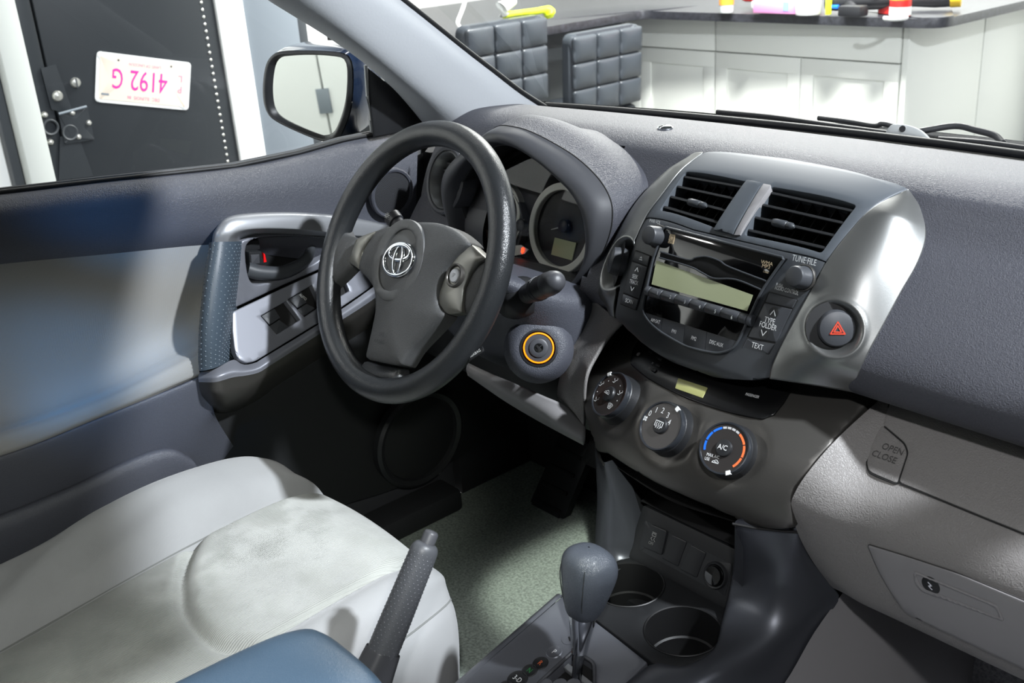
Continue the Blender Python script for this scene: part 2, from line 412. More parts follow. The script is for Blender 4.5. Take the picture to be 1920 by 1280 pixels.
# ------------------------------------------------------------------ surfaces of the dash
class Ruled:                    # a profile in (y, z), swept along x, set back by k*x^2
    def __init__(s, prof, k=0.0, n=10, bumps=None, kz=0.0):
        s.p = cr(prof, n); s.s = np.r_[0, np.cumsum(np.linalg.norm(np.diff(s.p, axis=0), axis=1))]; s.k = k; s.bumps = bumps; s.kz = kz
    def yz(s, b):
        t = -b; y = np.interp(t, s.s, s.p[:, 0]); z = np.interp(t, s.s, s.p[:, 1])
        if t < 0: d = s.p[0]-s.p[1]; d /= np.linalg.norm(d); y, z = s.p[0]-d*t
        if t > s.s[-1]: d = s.p[-1]-s.p[-2]; d /= np.linalg.norm(d); y, z = s.p[-1]+d*(t-s.s[-1])
        return y, z
    def __call__(s, a, b, h=0.0):
        y, z = s.yz(b); y1, z1 = s.yz(b+.004); y0, z0 = s.yz(b-.004)
        d = np.array([y1-y0, z1-z0]); d /= np.linalg.norm(d); n = np.array([0, -d[1], d[0]])
        if s.bumps: h = h+s.bumps(a, b)
        return np.array([a, y+s.k*a*a, z-s.kz*(abs(a)/.15)**5])+n*h
    def frame(s, a, b, h=0.0):
        o = s(a, b, h); u = s(a+.004, b)-s(a-.004, b); v = s(a, b+.004)-s(a, b-.004); return Pl(o, u, v)
    def px(s, x, y):
        d = ray(x, y); sh = 0.0; sz = 0.0
        for it in range(14):
            q = s.p+[sh, sz]; best = None
            g = (q[:, 0]-CAM[1])*d[2]-(q[:, 1]-CAM[2])*d[1]
            for i in range(len(q)-1):
                if g[i]*g[i+1] <= 0 and g[i] != g[i+1]:
                    f = g[i]/(g[i]-g[i+1]); pt = q[i]+f*(q[i+1]-q[i]); t = ((pt[0]-CAM[1])*d[1]+(pt[1]-CAM[2])*d[2])/(d[1]**2+d[2]**2)
                    if best is None or t < best[0]: best = (t, s.s[i]+f*(s.s[i+1]-s.s[i]))
            if best is None:
                i = int(np.argmin(np.abs(g))); t = ((q[i][0]-CAM[1])*d[1]+(q[i][1]-CAM[2])*d[2])/(d[1]**2+d[2]**2); best = (t, s.s[i])
            xa = CAM[0]+best[0]*d[0]; sh = s.k*xa*xa; sz = .5*sz-.5*s.kz*min(abs(xa)/.15, 1.3)**5
        return (float(xa), -float(best[1]))
    def pxs(s, L): return [s.px(x, y) for x, y in L]
def densify(L, d=.006, closed=True):
    p = np.array(L, float)
    if closed: p = np.vstack([p, p[:1]])
    out = []
    for a, b in zip(p[:-1], p[1:]):
        n = max(1, int(np.linalg.norm(b-a)/d)); out += [a+(b-a)*i/n for i in range(n)]
    if not closed: out.append(p[-1])
    return np.array(out)

# ================================================================== STRUCTURE
# windscreen, pillar trim, floor and the closed shell of the car
def ws(x, t):                   # a point of the windscreen, t = 0 base, 1 roof
    y0 = .566-.07*(x/.635)**2; a = np.array([x, y0, .094]); b = np.array([x*.93, y0-.545, .53])
    m = (a+b)/2+np.array([0, .02, .03]); return (1-t)**2*a+2*t*(1-t)*m+t*t*b
xs = np.linspace(-.655, .66, 16)
o = loft('window_1', [[ws(x, t) for x in xs] for t in (0, .2, .4, .6, .8, 1)], GLASS, None, nu=40, nv=4); tag(o, kind='structure')
RUB = mat('rubber_seal', (16, 17, 19), .5)
o = tube('trim_1', cr([ws(x, .004) for x in (-.63, -.5, -.3, -.1, .1, .3, .5, .64)], 6), .0055, RUB, None); tag(o, kind='structure')
wl = [(757, 0), (800, 34), (875, 94), (930, 136), (976, 171), (1018, 198)]
e0 = X([(q[0], q[1], -.624) for q in [(610, -120), (690, -54)]+wl])
o = tube('trim_2', cr(e0+[e0[0]*0+P(1026, 203, x=-.624)], 5), .0045, RUB, None); tag(o, kind='structure')
e1 = X([(520, -120, -.606), (610, -56, -.606), (692, 0, -.606), (817, 94, -.61), (890, 156, -.615), (950, 214, -.62)])
e2 = X([(420, -120, -.618), (500, -56, -.618), (580, 0, -.618), (700, 98, -.62), (790, 172, -.625), (868, 232, -.63)])
e3 = X([(340, -110, -.662), (420, -58, -.665), (505, 0, -.665), (640, 86, -.67), (735, 162, -.672), (810, 246, -.675)])
e4 = X([(350, -110, -.70), (430, -60, -.70), (510, -4, -.70), (645, 84, -.70), (740, 160, -.70), (815, 246, -.70)])
o = loft('trim_3', [e0, e1, e2, e3, e4], PILL, None, nu=60, nv=8); tag(o, kind='structure')
o = box('floor', (-.72, -1.7, -.66), (.74, .62, -.62), CARP, None, 0); tag(o, kind='structure')
SHELL = mat('dark_lining', (40, 41, 44), .8)
o = box('ceiling', (-.6, -1.7, .52), (.55, .012, .56), mat('headliner', (150, 148, 144), .9), None, .01); tag(o, kind='structure')
o = box('wall_rear', (-.74, -1.74, -.62), (.74, -1.70, .54), SHELL, None, 0); tag(o, kind='structure')
o = box('wall_rear_side', (-.74, -1.7, -.62), (-.70, -.75, .53), SHELL, None, 0); tag(o, kind='structure')
o = box('wall_passenger_side', (.68, -1.7, -.62), (.72, -1.05, .53), SHELL, None, 0); tag(o, kind='structure')
o = box('wall_bulkhead', (-.715, .48, -.62), (.70, .52, .02), SHELL, None, 0); tag(o, kind='structure')
o = box('wall_sill', (.66, -1.05, -.70), (.76, .60, -.50), SHELL, None, .01); tag(o, kind='structure')
o = box('wall_kick', (.70, .05, -.62), (.74, .60, .06), SHELL, None, 0); tag(o, kind='structure')
o = box('wall_sill_left', (-.735, -.75, -.62), (-.665, .27, -.575), SHELL, None, .01); tag(o, kind='structure')
o = box('wall_kick_left', (-.76, .305, -.62), (-.715, .48, .04), SHELL, None, 0); tag(o, kind='structure')
o = tube('trim_4', cr([(.68, .48, .08), (.645, .22, .30), (.60, -.02, .52)], 6), .035, PILL, None); tag(o, kind='structure')

# ================================================================== DASHBOARD
dash = thing('dashboard', 'dark grey dashboard with silver trim running under the windscreen across the car', 'dashboard', (0, .35, -.1))
DPROF = [(1, .088), (.90, .094), (.82, .098), (.79, .1025), (.765, .1085), (.62, .114), (.45, .117), (.36, .114), (.29, .104), (.245, .087), (.188, .0655), (.112, .044), (.028, .018), (-.034, -.013), (-.066, -.040), (-.073, -.062), (-.052, -.086), (.02, -.099), (.14, -.101)]
def dp(x, q):                   # local y from profile unit: 0 -> y .215, 1 -> windscreen base
    y1 = .566-.07*(x/.635)**2; return np.array([x, .215+(y1-.215)*q[0] if q[0] > 0 else .215+q[0]*.6, q[1]])
rows = [[dp(x, q) for q in DPROF] for x in (-.672, -.66, -.55, -.4, -.25, -.19, -.1, 0, .1, .19, .25, .35, .5, .65, .70)]
for k in (0, 1):
    rows[k] = [q+np.array([.046*min(max((.104-q[2])/.04, 0), 1) if q[1] < .32 else 0, .010*(1-k), -.010*(1-k)]) for q in rows[k]]
loft('dash_top', rows, DARK, dash, nu=110, nv=6, ang=180, cut=lambda c: (abs((c[0]+.365)/.150)**2.6+abs((c[2]-.005)/.105)**2.6 < 1 and c[1] < .33))
# the panel of the centre stack
STACK = Ruled([(.372, .118), (.345, .121), (.325, .121), (.306, .119), (.28, .111), (.254, .097), (.21, .056), (.19, .027), (.167, -.03), (.147, -.08), (.143, -.094), (.149, -.105), (.165, -.115), (.19, -.12)], kz=.013)
top_out = [(1550, 490), (1594, 432), (1638, 388), (1704, 354), (1640, 333), (1560, 312), (1480, 297), (1400, 288), (1320, 285), (1278, 318), (1241, 365), (1210, 408), (1300, 430), (1385, 450), (1470, 470)]
radio_out = [(1211, 409.5), (1186, 468), (1163, 527), (1152, 593), (1175, 617), (1201, 641), (1264, 681), (1337, 707), (1410, 713), (1442, 707), (1447, 678), (1477, 622), (1513, 556), (1549, 492), (1470, 471.5), (1385, 451.5), (1300, 431.5)]
VL = [(1286, 322), (1402, 341), (1342, 427), (1237, 394)]
VR = [(1447, 350), (1606, 385), (1540, 474), (1395, 440)]
vL, vR = [rp(STACK.pxs(q), .004) for q in (VL, VR)]
sheet('vent_panel', densify(STACK.pxs(top_out)), STACK, VENTP, dash, holes=[densify(vL, .004), densify(vR, .004)], sp=.009, r=.0012, depth=.012, hd=.022, ang=40)
def vent(q, tabf):
    c = STACK.pxs(q); tl, tr, br, bl = [np.array(z) for z in c]
    b = sheet('vent_back', rp([tl, tr, br, bl], .003), lambda a, b_, h: STACK(a, b_, h-.036), VOID, dash, r=0, depth=0, sp=.02)
    for k, f in enumerate((.09, .355, .62, .88)):
        L, R_ = tl+(bl-tl)*f, tr+(br-tr)*f
        fr = STACK.frame(*((L+R_)/2)); p0, p1 = STACK(*L, -.004), STACK(*R_, -.004)
        ax = (p1-p0); ax = ax/np.linalg.norm(ax); dn = np.array([0, .86, -.25]); dn -= ax*(dn@ax); dn /= np.linalg.norm(dn); up = np.cross(ax, dn); up *= np.sign(up[2])
        V = []
        for p in (p0-ax*.002, p1+ax*.002):
            for d_, u_ in ((-.002, -.0005), (-.001, .0013), (.001, .0018), (.013, .001), (.013, -.001), (.001, -.0018), (-.001, -.0014)): V.append(p+dn*d_+up*u_)
        F = [(i, (i+1) % 7, 7+(i+1) % 7, 7+i) for i in range(7)]+[tuple(range(7))[::-1], tuple(range(7, 14))]
        V, F = fixn(V, F); s = mk('louvre', V, F, BLACK, dash, 30)
        if k == 2:
            w = np.linalg.norm(p1-p0); q0 = p0+ax*w*tabf[0]; q1 = p0+ax*w*tabf[1]; d0 = -dn*.003
            tt = [q0+d0, q0+d0+ax*.0012, q0+d0+ax*.005, q0+d0+(q1-q0)*.62, q0+d0+(q1-q0)*.66, q0+d0+(q1-q0)*.7, q0+d0+(q1-q0)*.9, q1+d0]
            tube('louvre_tab', tt, [.0022, .0042, .0048, .0048, .0036, .0043, .0040, .0015], PANEL, s, n=12)
    for i in range(1, 7):       # upright vanes deep in the duct
        T, B = tl+(tr-tl)*i/7, bl+(br-bl)*i/7
        V = [STACK(*T, -.018), STACK(*B, -.018), STACK(*B, -.034), STACK(*T, -.034)]; V += [v+np.array([.0012, 0, 0]) for v in V]
        F = [(0, 1, 2, 3), (7, 6, 5, 4), (0, 4, 5, 1), (1, 5, 6, 2), (2, 6, 7, 3), (3, 7, 4, 0)]
        V, F = fixn(V, F); mk('vane', V, F, BLACKM, dash, 30)
vent(VL, (.34, .66)); vent(VR, (.24, .52))
# divider between the vents: a dark bar with a pale right flank
dv = lambda L: densify(STACK.pxs(L), .006)
sheet('vent_divider', dv([(1402, 340), (1432, 346), (1376, 441), (1340, 432)]), lambda a, b, h: STACK(a, b, h+.004), VENTP, dash, r=.001, depth=.006, sp=.008)
sheet('divider_flank', dv([(1432.5, 346.5), (1446, 349), (1446, 356), (1389, 442), (1378, 442)]), lambda a, b, h: STACK(a, b, h+.0035), GREYS, dash, r=.0012, depth=.006, sp=.008)

# silver wings beside the stack, mirrored about x = 0
OUTW = [(.148, .317, .105), (.174, .302, .087), (.192, .282, .067), (.2, .255, .046), (.2, .225, .02), (.198, .196, -.011), (.194, .177, -.038), (.189, .172, -.060), (.183, .190, -.088)]
INW = [STACK(*STACK.px(x, y)) for x, y in [(1704, 354), (1638, 388), (1594, 432), (1550, 490), (1513, 556), (1477, 622), (1458, 660), (1446, 690), (1443, 710)]]
for i, q in enumerate(INW): INW[i] = np.array([abs(q[0]), q[1], q[2]])
OUTW[0] = tuple(INW[0])
INL = [STACK(*STACK.px(x, y)) for x, y in [(1320, 285), (1278, 318), (1241, 365), (1210, 408), (1186, 468), (1163, 527), (1154, 560), (1151, 580), (1152, 596)]]
INL = [np.array([abs(q[0]), q[1], q[2]]) for q in INL]
def wing(sg, name, pix, ra, rb, dep, m):
    A = resample(cr(INW if sg > 0 else INL, 8), 110); B = resample(cr(OUTW, 8), 110); V = []; n = 60
    A = A+np.array([0.0006, 0, 0])
    for i in range(len(A)):
        for j in range(n):
            t = j/(n-1); w = A[i]*(1-t)+B[i]*t; wd = np.linalg.norm(A[i]-B[i]); bul = math.sin(math.pi*t)*(.013 if sg > 0 else .009)*min(1, (wd/.06)**1.5)
            w = w+np.array([.25, -.80, .45])*bul
            V.append(w)
    V = np.array(V); V[:, 0] *= sg; V = V+np.array([0, -.0008, .0004])
    # bowl
    dd = V-CAM; zz = dd@FW; e = np.hypot(960+FOC*(dd@RT)/zz-pix[0], 640-FOC*(dd@UP)/zz-pix[1]); centre = V[int(np.argmin(e))]
    pl = Pl(centre, (sg*.75*sg, .62*sg, .0), (0, .35, .93)); nn = pl.n
    q = V-pl.o; a, b = q@pl.u, q@pl.v; d = np.sqrt((a/ra)**2+(b/rb)**2)
    k = np.clip((1.08-d)/.50, 0, 1); k = k*k*(3-2*k); lip = np.exp(-((d-1.12)/.10)**2)*.0016
    V = V-nn*(k*dep)[:, None]+nn*lip[:, None]
    F = []
    for i in range(len(A)-1):
        for j in range(n-1):
            f = (i*n+j, i*n+j+1, (i+1)*n+j+1, (i+1)*n+j); F.append(f if sg < 0 else f[::-1])
    o = mk(name, V, F, m, dash, 180)
    md = o.modifiers.new('t', 'SOLIDIFY'); md.thickness = .003; md.offset = -1
    return pl
pl_h = wing(1, 'right_wing', (1566, 617), .026, .027, .020, SILV)
pl_4 = wing(-1, 'left_wing', (1152, 492), .019, .034, .016, SILV)
BT = mat('button_plastic', (58, 60, 64), .42)
pb = pl_h.at(-.021)
lathe('hazard_button', [(.0205, -.006), (.0205, .004), (.0195, .016), (.0178, .019), (.012, .0208), (0, .0212)], pb, (.003, .000), BT, dash, 44)
hb = bpy.context.scene.objects['hazard_button']
ht = pb.at(.0216)
tri = lambda r_: [(r_*math.cos(R(90+120*i)), r_*math.sin(R(90+120*i))) for i in (0, 1, 2, 0)]
strokes(ht, [tri(.0085), tri(.0045)], .0012, REDP, hb, .0004, 'symbol', c=(.003, -.001))
lathe('bowl_floor', [(.0285, 0), (0, .001)], pl_h.at(-.0105), (0, 0), BLACKM, dash, 40)
p4 = pl_4.at(-.0075)
sheet('bowl_floor', circ((0, 0), .0165, 30, .031), pl_4.at(-.0060), BLACKM, dash, r=0, depth=0)
lathe('drive_switch', [(.0185, -.006), (.0185, .004), (.017, .012), (.013, .0145), (0, .0155)], p4, (.0, .003), BT, dash, 40, sx=.68)
s4 = bpy.context.scene.objects['drive_switch']
strokes(p4.at(.0158), [[(-.004, .010), (.004, .010)], [(-.004, .008), (-.004, .012)], [(.004, .008), (.004, .012)], [(0, .010), (0, -.004)], [(-.004, -.004), (.004, -.004)], [(-.004, -.006), (-.004, -.002)], [(.004, -.006), (.004, -.002)]], .0009, GREYP, s4, .0006, 'symbol')

# light sensor on the dash top
sp_ = P(1247, 240, z=.118); lathe('light_sensor', [(.011, -.002), (.011, .001), (.009, .003), (.006, .004), (0, .0045)], Pl(sp_, (1, 0, 0), (0, 1, 0)), (0, 0), CHROME, dash, 28)

# lower dash on the passenger side: grey vinyl swelling above the glovebox
def lo(x):                      # profile of the lower dash
    return [(x, .235, -.098), (x, .222, -.104), (x, .175, -.139), (x, .142, -.164), (x, .128, -.178), (x, .120, -.196), (x, .119, -.215), (x, .123, -.245), (x, .134, -.285), (x, .148, -.312), (x, .166, -.326), (x, .20, -.334), (x, .30, -.338)]
HPROF = [(.205, -.085), (.19, -.095), (.165, -.108), (.14, -.122), (.1, -.150), (.080, -.182), (.073, -.212), (.077, -.234), (.092, -.247), (.12, -.252)]
edge = [(.187, .230, -.099), (.186, .218, -.106), (.181, .172, -.122), (.176, .143, -.137), (.168, .119, -.160), (.160, .109, -.183), (.1565, .108, -.203), (.1575, .120, -.238), (.164, .136, -.275), (.176, .152, -.308), (.182, .164, -.324), (.182, .2, -.334), (.182, .3, -.338)]
rows = [edge]+[lo(x) for x in (.215, .26, .33, .42, .52, .70)]
loft('lower_dash', rows, GREY, dash, nu=80, nv=6, ang=180)
# panel joints built as proud lids on the lower dash: upper box lid, its button, lower glovebox door
def LOf(a, b, h=0.0, _c={}):
    if 'r' not in _c: _c['r'] = Ruled([q[1:] for q in lo(0)])
    return _c['r'](a, b, h)
LOf(0, 0)
LOR = Ruled([q[1:] for q in lo(0)])
ol = LOR.pxs([(1672, 750), (1655, 796), (1698, 832), (1704, 850), (1686, 905), (1760, 935), (1850, 972), (1925, 1002), (2030, 1046), (2080, 960), (2000, 850), (1925, 818), (1800, 785)])
GAPG = mat('lid_joint', (24, 24, 24), .8)
grow = lambda L, d: offs(ccw(L), -d)
sheet('lid_joint', grow(densify(rp(ol, [.004, .004, .006, .004, .004]+[.01]*8), .008), .0016), lambda a, b, h: LOR(a, b, h+.0010), GAPG, dash, r=0, depth=.002, sp=.012)
sheet('upper_glovebox_lid', densify(rp(ol, [.004, .004, .006, .004, .004]+[.01]*8), .008), lambda a, b, h: LOR(a, b, h+.0022), GREY, dash, r=.0016, depth=.004, sp=.012)
ob = LOR.pxs([(1654, 798), (1696, 834), (1702, 851), (1683, 908), (1645, 892), (1630, 885), (1626, 868), (1638, 825)])
sheet('lid_joint', grow(densify(rp(ob, .004), .005), .0014), lambda a, b, h: LOR(a, b, h+.0014), GAPG, dash, r=0, depth=.002, sp=.008)
lid = sheet('glovebox_button', densify(rp(ob, .004), .005), lambda a, b, h: LOR(a, b, h+.0026), GREY, dash, r=.0016, depth=.004, sp=.008)
gp = LOR.frame(*LOR.px(1665, 850), .003)
GE = mat('embossed_grey', (66, 64, 63), .6)
text('OPEN', gp, .004, .0048, .0105, GE, lid, h=.0006, sx=.9, bold=.0); text('CLOSE', gp, .000, -.0065, .0105, GE, lid, h=.0006, sx=.9)
oc = LOR.pxs([(1628, 1020), (1660, 1090), (1700, 1148), (1800, 1195), (1960, 1270), (2060, 1180), (1940, 1133), (1800, 1075), (1700, 1042)])
sheet('lid_joint', grow(densify(rp(oc, [.003, .02, .01, .02, .01, .01, .01, .01, .02]), .008), .0008), lambda a, b, h: LOR(a, b, h+.0010), mat('door_joint', (60, 59, 58), .8), dash, r=0, depth=.002, sp=.012)
gd = sheet('glovebox_door', densify(rp(oc, [.003, .02, .01, .02, .01, .01, .01, .01, .02]), .008), lambda a, b, h: LOR(a, b, h+.0022), GREYS, dash, r=.0016, depth=.004, sp=.012)
lp = LOR.frame(*LOR.px(1790, 1115), .0022)
hl = lp.pxs([(1712, 1070), (1870, 1135), (1884, 1165), (1730, 1108), (1716, 1092)])
sheet('latch_recess', densify(rp(hl, .004), .006), lp.at(.0012), GREYS, gd, holes=[densify(rp(lp.pxs([(1717, 1075), (1867, 1137), (1877, 1159), (1726, 1100)]), .003), .006)], r=.0008, depth=.002, hd=.012, sp=.02)
sheet('latch_back', lp.pxs([(1712, 1070), (1872, 1136), (1882, 1163), (1722, 1106)]), lp.at(-.010), BLACKM, gd, r=0, depth=0)
sheet('latch_handle', rp(lp.pxs([(1719, 1077), (1865, 1137), (1871, 1150), (1726, 1089)]), .002), lp.at(-.0035), GREYS, gd, r=.001, depth=.005, sp=.02)
kc = lp.px(1745, 1097)
lathe('glovebox_lock', [(.0105, -.002), (.0105, .001), (.0085, .0022), (0, .0022)], lp.at(-.0015), kc, BLACKM, gd, 28)
strokes(lp.at(.0012), [[(-.002, .0035), (.0015, .001), (-.0015, -.001), (.002, -.0035)]], .0012, CHROME, gd, 0, 'keyhole', c=kc)

# grey knee panels at the driver's side of the stack
Kx = lambda L: [P(a, b, y=c) for a, b, c in L]
k0 = Kx([(1112, 562, .175), (1098, 590, .168), (1066, 655, .140), (1044, 735, .118), (1058, 758, .115)])
k1 = Kx([(1140, 585, .168), (1122, 615, .158), (1090, 668, .135), (1068, 738, .112), (1078, 775, .11)])
k2 = Kx([(1172, 598, .165), (1142, 630, .150), (1116, 668, .132), (1096, 716, .112), (1095, 800, .115)])
loft('knee_panel', [k0, k1, k2], GREY, dash, nu=40, nv=8, thick=.004)
b0 = Kx([(880, 682, .085), (950, 712, .090), (1020, 742, .10), (1062, 762, .112), (1098, 800, .118)])
b1 = Kx([(878, 690, .082), (945, 730, .085), (1010, 768, .092), (1060, 798, .102), (1098, 822, .112)])
b2 = Kx([(880, 700, .10), (945, 745, .10), (1000, 778, .108), (1055, 808, .115), (1097, 830, .12)])
loft('knee_rail', [b0, b1, b2], GREYS, dash, nu=40, nv=6, thick=.004)
# black knee bolster under the column and lower dash
loft('knee_bolster', [[(-.66, .20, -.10), (-.5, .19, -.10), (-.3, .19, -.10), (-.17, .19, -.10)], [(-.66, .15, -.16), (-.5, .14, -.16), (-.3, .14, -.17), (-.17, .15, -.18)], [(-.66, .19, -.26), (-.5, .18, -.26), (-.3, .18, -.27), (-.17, .2, -.28)], [(-.66, .4, -.30), (-.5, .4, -.3), (-.3, .4, -.3), (-.17, .4, -.3)]], BLACKM, dash, nu=20, nv=5)

# instrument binnacle: hood, rim and well
HOc = [(-.365, .187, .142), (-.335, .193, .138), (-.30, .204, .124), (-.262, .212, .106), (-.224, .212, .084), (-.198, .206, .062), (-.190, .200, .038), (-.194, .195, .012), (-.207, .189, -.018), (-.228, .182, -.046), (-.252, .176, -.070)]
HIc = [(-.365, .178, .118), (-.335, .182, .113), (-.305, .187, .099), (-.276, .190, .081), (-.252, .193, .063), (-.235, .192, .042), (-.228, .192, .018), (-.230, .197, -.010), (-.239, .201, -.034), (-.252, .203, -.055), (-.268, .203, -.068)]
mir = lambda L, c=-.365: [(2*c-q[0], q[1], q[2]) for q in L]
def full(L):                    # right half from top centre, closed round the bottom
    L = [tuple(q) for q in L]; return cr(mir(L)[::-1]+L[1:], 8)
HO, HI = full(HOc), full(HIc)
n_ = 120
A = resample(HO, n_); B = resample(HI, n_)
front = B+np.array([0, -.010, 0])
mid = (A*.62+B*.38)+np.array([0, -.016, .004]); mid2 = (A*.25+B*.75)+np.array([0, -.016, .0])
tube('binnacle_seam', A, .0009, VOID, dash, closed=True, n=6)
loft('binnacle_rim', [A, mid, mid2, B+np.array([0, .004, 0])], DARKS, dash, nu=n_, nv=7, ang=180)
cen = B.mean(0)
W1 = cen+(B-cen)*.98+np.array([0, .030, 0]); W2 = cen+(B-cen)*.93+np.array([0, .062, 0])
loft('binnacle_well', [B+np.array([0, .004, 0]), W1, W2], BLACKM, dash, nu=n_, nv=4, ang=180, thick=.002)
T0 = A; T1 = A+np.array([0, .05, .006]); T2 = A+np.array([0, .12, -.004]); T2 = T2*np.array([1, 1, .80])+np.array([0, 0, .008]); T3 = A*np.array([1, 1, .4])+np.array([0, .21, .045]); T3[:, 0] = -.365+(T3[:, 0]+.365)*1.1
loft('binnacle_hood', [T0, T1, T2, T3], DARK, dash, nu=n_, nv=7, ang=180)

# round vent by the driver's door
SV = Pl(P(838, 338, y=.205), (1, -.12, 0), (0, .30, .95))
lathe('vent_ring', [(.051, -.03), (.053, -.004), (.052, .004), (.049, .006), (.0455, .005), (.0445, .002)], SV, (0, 0), DARKS, dash, 48)
lathe('vent_collar', [(.0445, .003), (.0425, .0045), (.040, .002), (.035, -.012), (.033, -.02)], SV, (0, 0), SILV, dash, 48)
lathe('vent_disc', [(.033, -.024), (.033, -.015), (.031, -.0135), (0, -.0135)], SV, (0, 0), DARKS, dash, 40)
for k in range(-2, 3): solid('vent_blade', [(-.03, k*.012-.0012), (.03, k*.012-.0012), (.03, k*.012+.0012), (-.03, k*.012+.0012)], SV, -.013, -.010, BLACK, dash, r=.0004)
loft('vent_housing', [[SV.pt(-.075, .06, -.02), SV.pt(.07, .06, -.03)], [SV.pt(-.085, .0, -.012), SV.pt(.08, .0, -.03)], [SV.pt(-.07, -.06, -.006), SV.pt(.09, -.06, -.02)], [SV.pt(-.04, -.10, -.02), SV.pt(.10, -.10, -.03)], [SV.pt(-.04, -.13, -.05), SV.pt(.10, -.13, -.06)]], DARKS, dash, nu=12, nv=5)

# ------------------------------------------------------------------ instrument cluster
ic = thing('instrument_cluster', 'instrument cluster with pale dial rings and small green display behind the steering wheel', 'instruments', (-.365, .25, -.08))
CL = Pl((-.365, .238, .0), (1, 0, 0), (0, .26, .966))
sheet('dial_board', circ((0, -.005), .150, 60, .105), CL.at(-.012), VOID, ic, r=0, depth=.004)
DG = mat('dial_ring', (232, 234, 224), .45)
DGB = mat('dial_black', (20, 20, 21), .35)
g2 = CL.px(1050, 428); 
def gauge(c, ro, ri, m):
    lathe('dial_ring', [(ro, -.011), (ro, 0), (ro-.001, .001), (ri+.001, .001), (ri, 0), (ri, -.008)], CL, c, m, ic, 64)
    lathe('dial_face', [(ri, -.007), (0, -.007)], CL, c, DGB, ic, 48)
gauge(g2, .064, .0535, DG)
g1 = CL.px(930, 420); gauge(g1, .060, .056, mat('dial_ring_dim', (70, 72, 72), .4))
gauge((-.095, g2[1]), .046, .0385, DG)
sheet('dial_pale_sector', CL.pxs([(952, 462), (978, 459), (992, 468), (985, 476), (960, 480), (948, 478)]), CL.at(.002), DG, ic, r=.0003, depth=.002)
solid('clock_display', CL.pxs([(1036, 445), (1076, 455), (1068, 488), (1029, 477)]), CL, -.006, -.004, LCD, ic, r=.0003)
def needle(c, ang, l):
    d = np.array([math.cos(ang), math.sin(ang)]); s = np.array([-d[1], d[0]]); c = np.array(c)
    n = solid('needle', [c-s*.0016-d*.01, c+d*l-s*.0005, c+d*l+s*.0005, c+s*.0016-d*.01], CL, -.002, -.0008, mat('needle', (190, 188, 182), .5), ic, r=.0002)
    lathe('needle_hub', [(.0095, -.006), (.009, .0015), (.007, .003), (0, .0032)], CL, c, BLACK, n, 28)
needle(CL.px(1056, 424), R(200), .026); needle(CL.px(976, 422), R(250), .04)
WL = mat('warning_lamp', (255, 80, 40), .5, emit=((255, 70, 30), 3.0))
strokes(CL.at(.0025), [[(-.0022, .002), (.0018, .003), (.0022, -.002), (-.002, -.003), (-.0022, .002)], [(0, .004), (0, -.005)]], .0012, WL, ic, .001, 'warning_light', c=CL.px(980, 469, .003))
sheet('cluster_lens', circ((0, -.008), .128, 56, .098), CL.at(.028), LENS, ic, r=0, depth=0, sp=.04)

# ------------------------------------------------------------------ radio
rad = thing('car_radio', 'black car radio with two round knobs and wide display in the middle of the dashboard', 'radio', (0, .168, -.06))
RO = STACK.pxs(radio_out)
sheet('faceplate', densify(RO), STACK, PANEL, rad, sp=.008, r=.0012, depth=.008, ang=40)
RP = STACK.frame(*STACK.px(1345, 545))
RI = RP.pxs([(1249, 426), (1475, 484), (1455, 512), (1432, 545), (1418, 575), (1403, 608), (1388, 640), (1377, 655), (1352, 663), (1320, 658), (1286, 648), (1241, 622), (1220, 603), (1209, 585), (1210, 570), (1227, 490)])
riv = densify(rp(RI, [.002, .002]+[.01]*14), .005)
gl = sheet('gloss_panel', riv, RP.at(.0035), GLOSSB, rad, r=.0008, depth=.006, sp=.03)
fr = np.array([RP.pt(a, b, .0038) for a, b in resample(riv, 120, True)])
tube('panel_frame', fr, .0017, PANEL, rad, closed=True, n=8)
RG = RP.at(.0035)
slot = rp(RG.pxs([(1239, 472), (1291, 487), (1305, 483), (1325, 481), (1350, 489), (1367, 500), (1437, 527), (1428, 543), (1380, 523), (1340, 521), (1318, 511), (1295, 500), (1237, 483)]), .004)
sl = sheet('disc_slot', densify(slot, .004), RG.at(.0006), VOID, rad, r=.0003, depth=.001, sp=.02)
up_ = RG.pxs([(1239, 472), (1291, 487), (1305, 483), (1325, 481), (1350, 489), (1367, 500), (1437, 527)]); lo_ = RG.pxs([(1428, 543), (1380, 524), (1340, 522), (1318, 512), (1295, 500), (1237, 483)])
for L in (up_, lo_): tube('slot_lip', cr([RG.pt(a, b, .0008) for a, b in L], 5), .0011, PANEL, rad, n=8)
solid('display', RG.pxs([(1231, 488), (1412, 553), (1401, 583), (1222, 533)]), RG, -.001, .0006, LCD, rad, r=.0002)
def bar(x): 
    t = (x-1215)/(1410-1215); return np.array(RG.px(x, 545+t*56))
cuts = [1213, 1222, 1244, 1270, 1298, 1326, 1356, 1389, 1404]
for i in range(len(cuts)-1):
    a, b = bar(cuts[i]), bar(cuts[i+1]); d = (b-a)/np.linalg.norm(b-a)*.0003
    f = lambda q: RG.pt(q[0], q[1], .0005)
    o = tube('preset_button', [f(a+d), f(a+d*2.5), f((a+b)/2), f(b-d*2.5), f(b-d)], [.0056, .006, .006, .006, .0056], BT, rad, n=20, up=(0, .39, .92))
    if 1 <= i <= 6:
        c = RP.px([1233, 1257, 1284, 1312, 1341, 1372][i-1], [549, 557, 566, 575, 584, 595][i-1], .0105)
        text(str(i), RP.at(.0105), c[0], c[1], .0062, WHITEP, o, h=.0002)
e = bar(1406); f = RG.pt(e[0], e[1], .0005); tube('bar_end', [f, f+RG.u*.004, f+RG.u*.005], [.0066, .0066, .0058], PANEL, rad, n=24, up=(0, .39, .92))
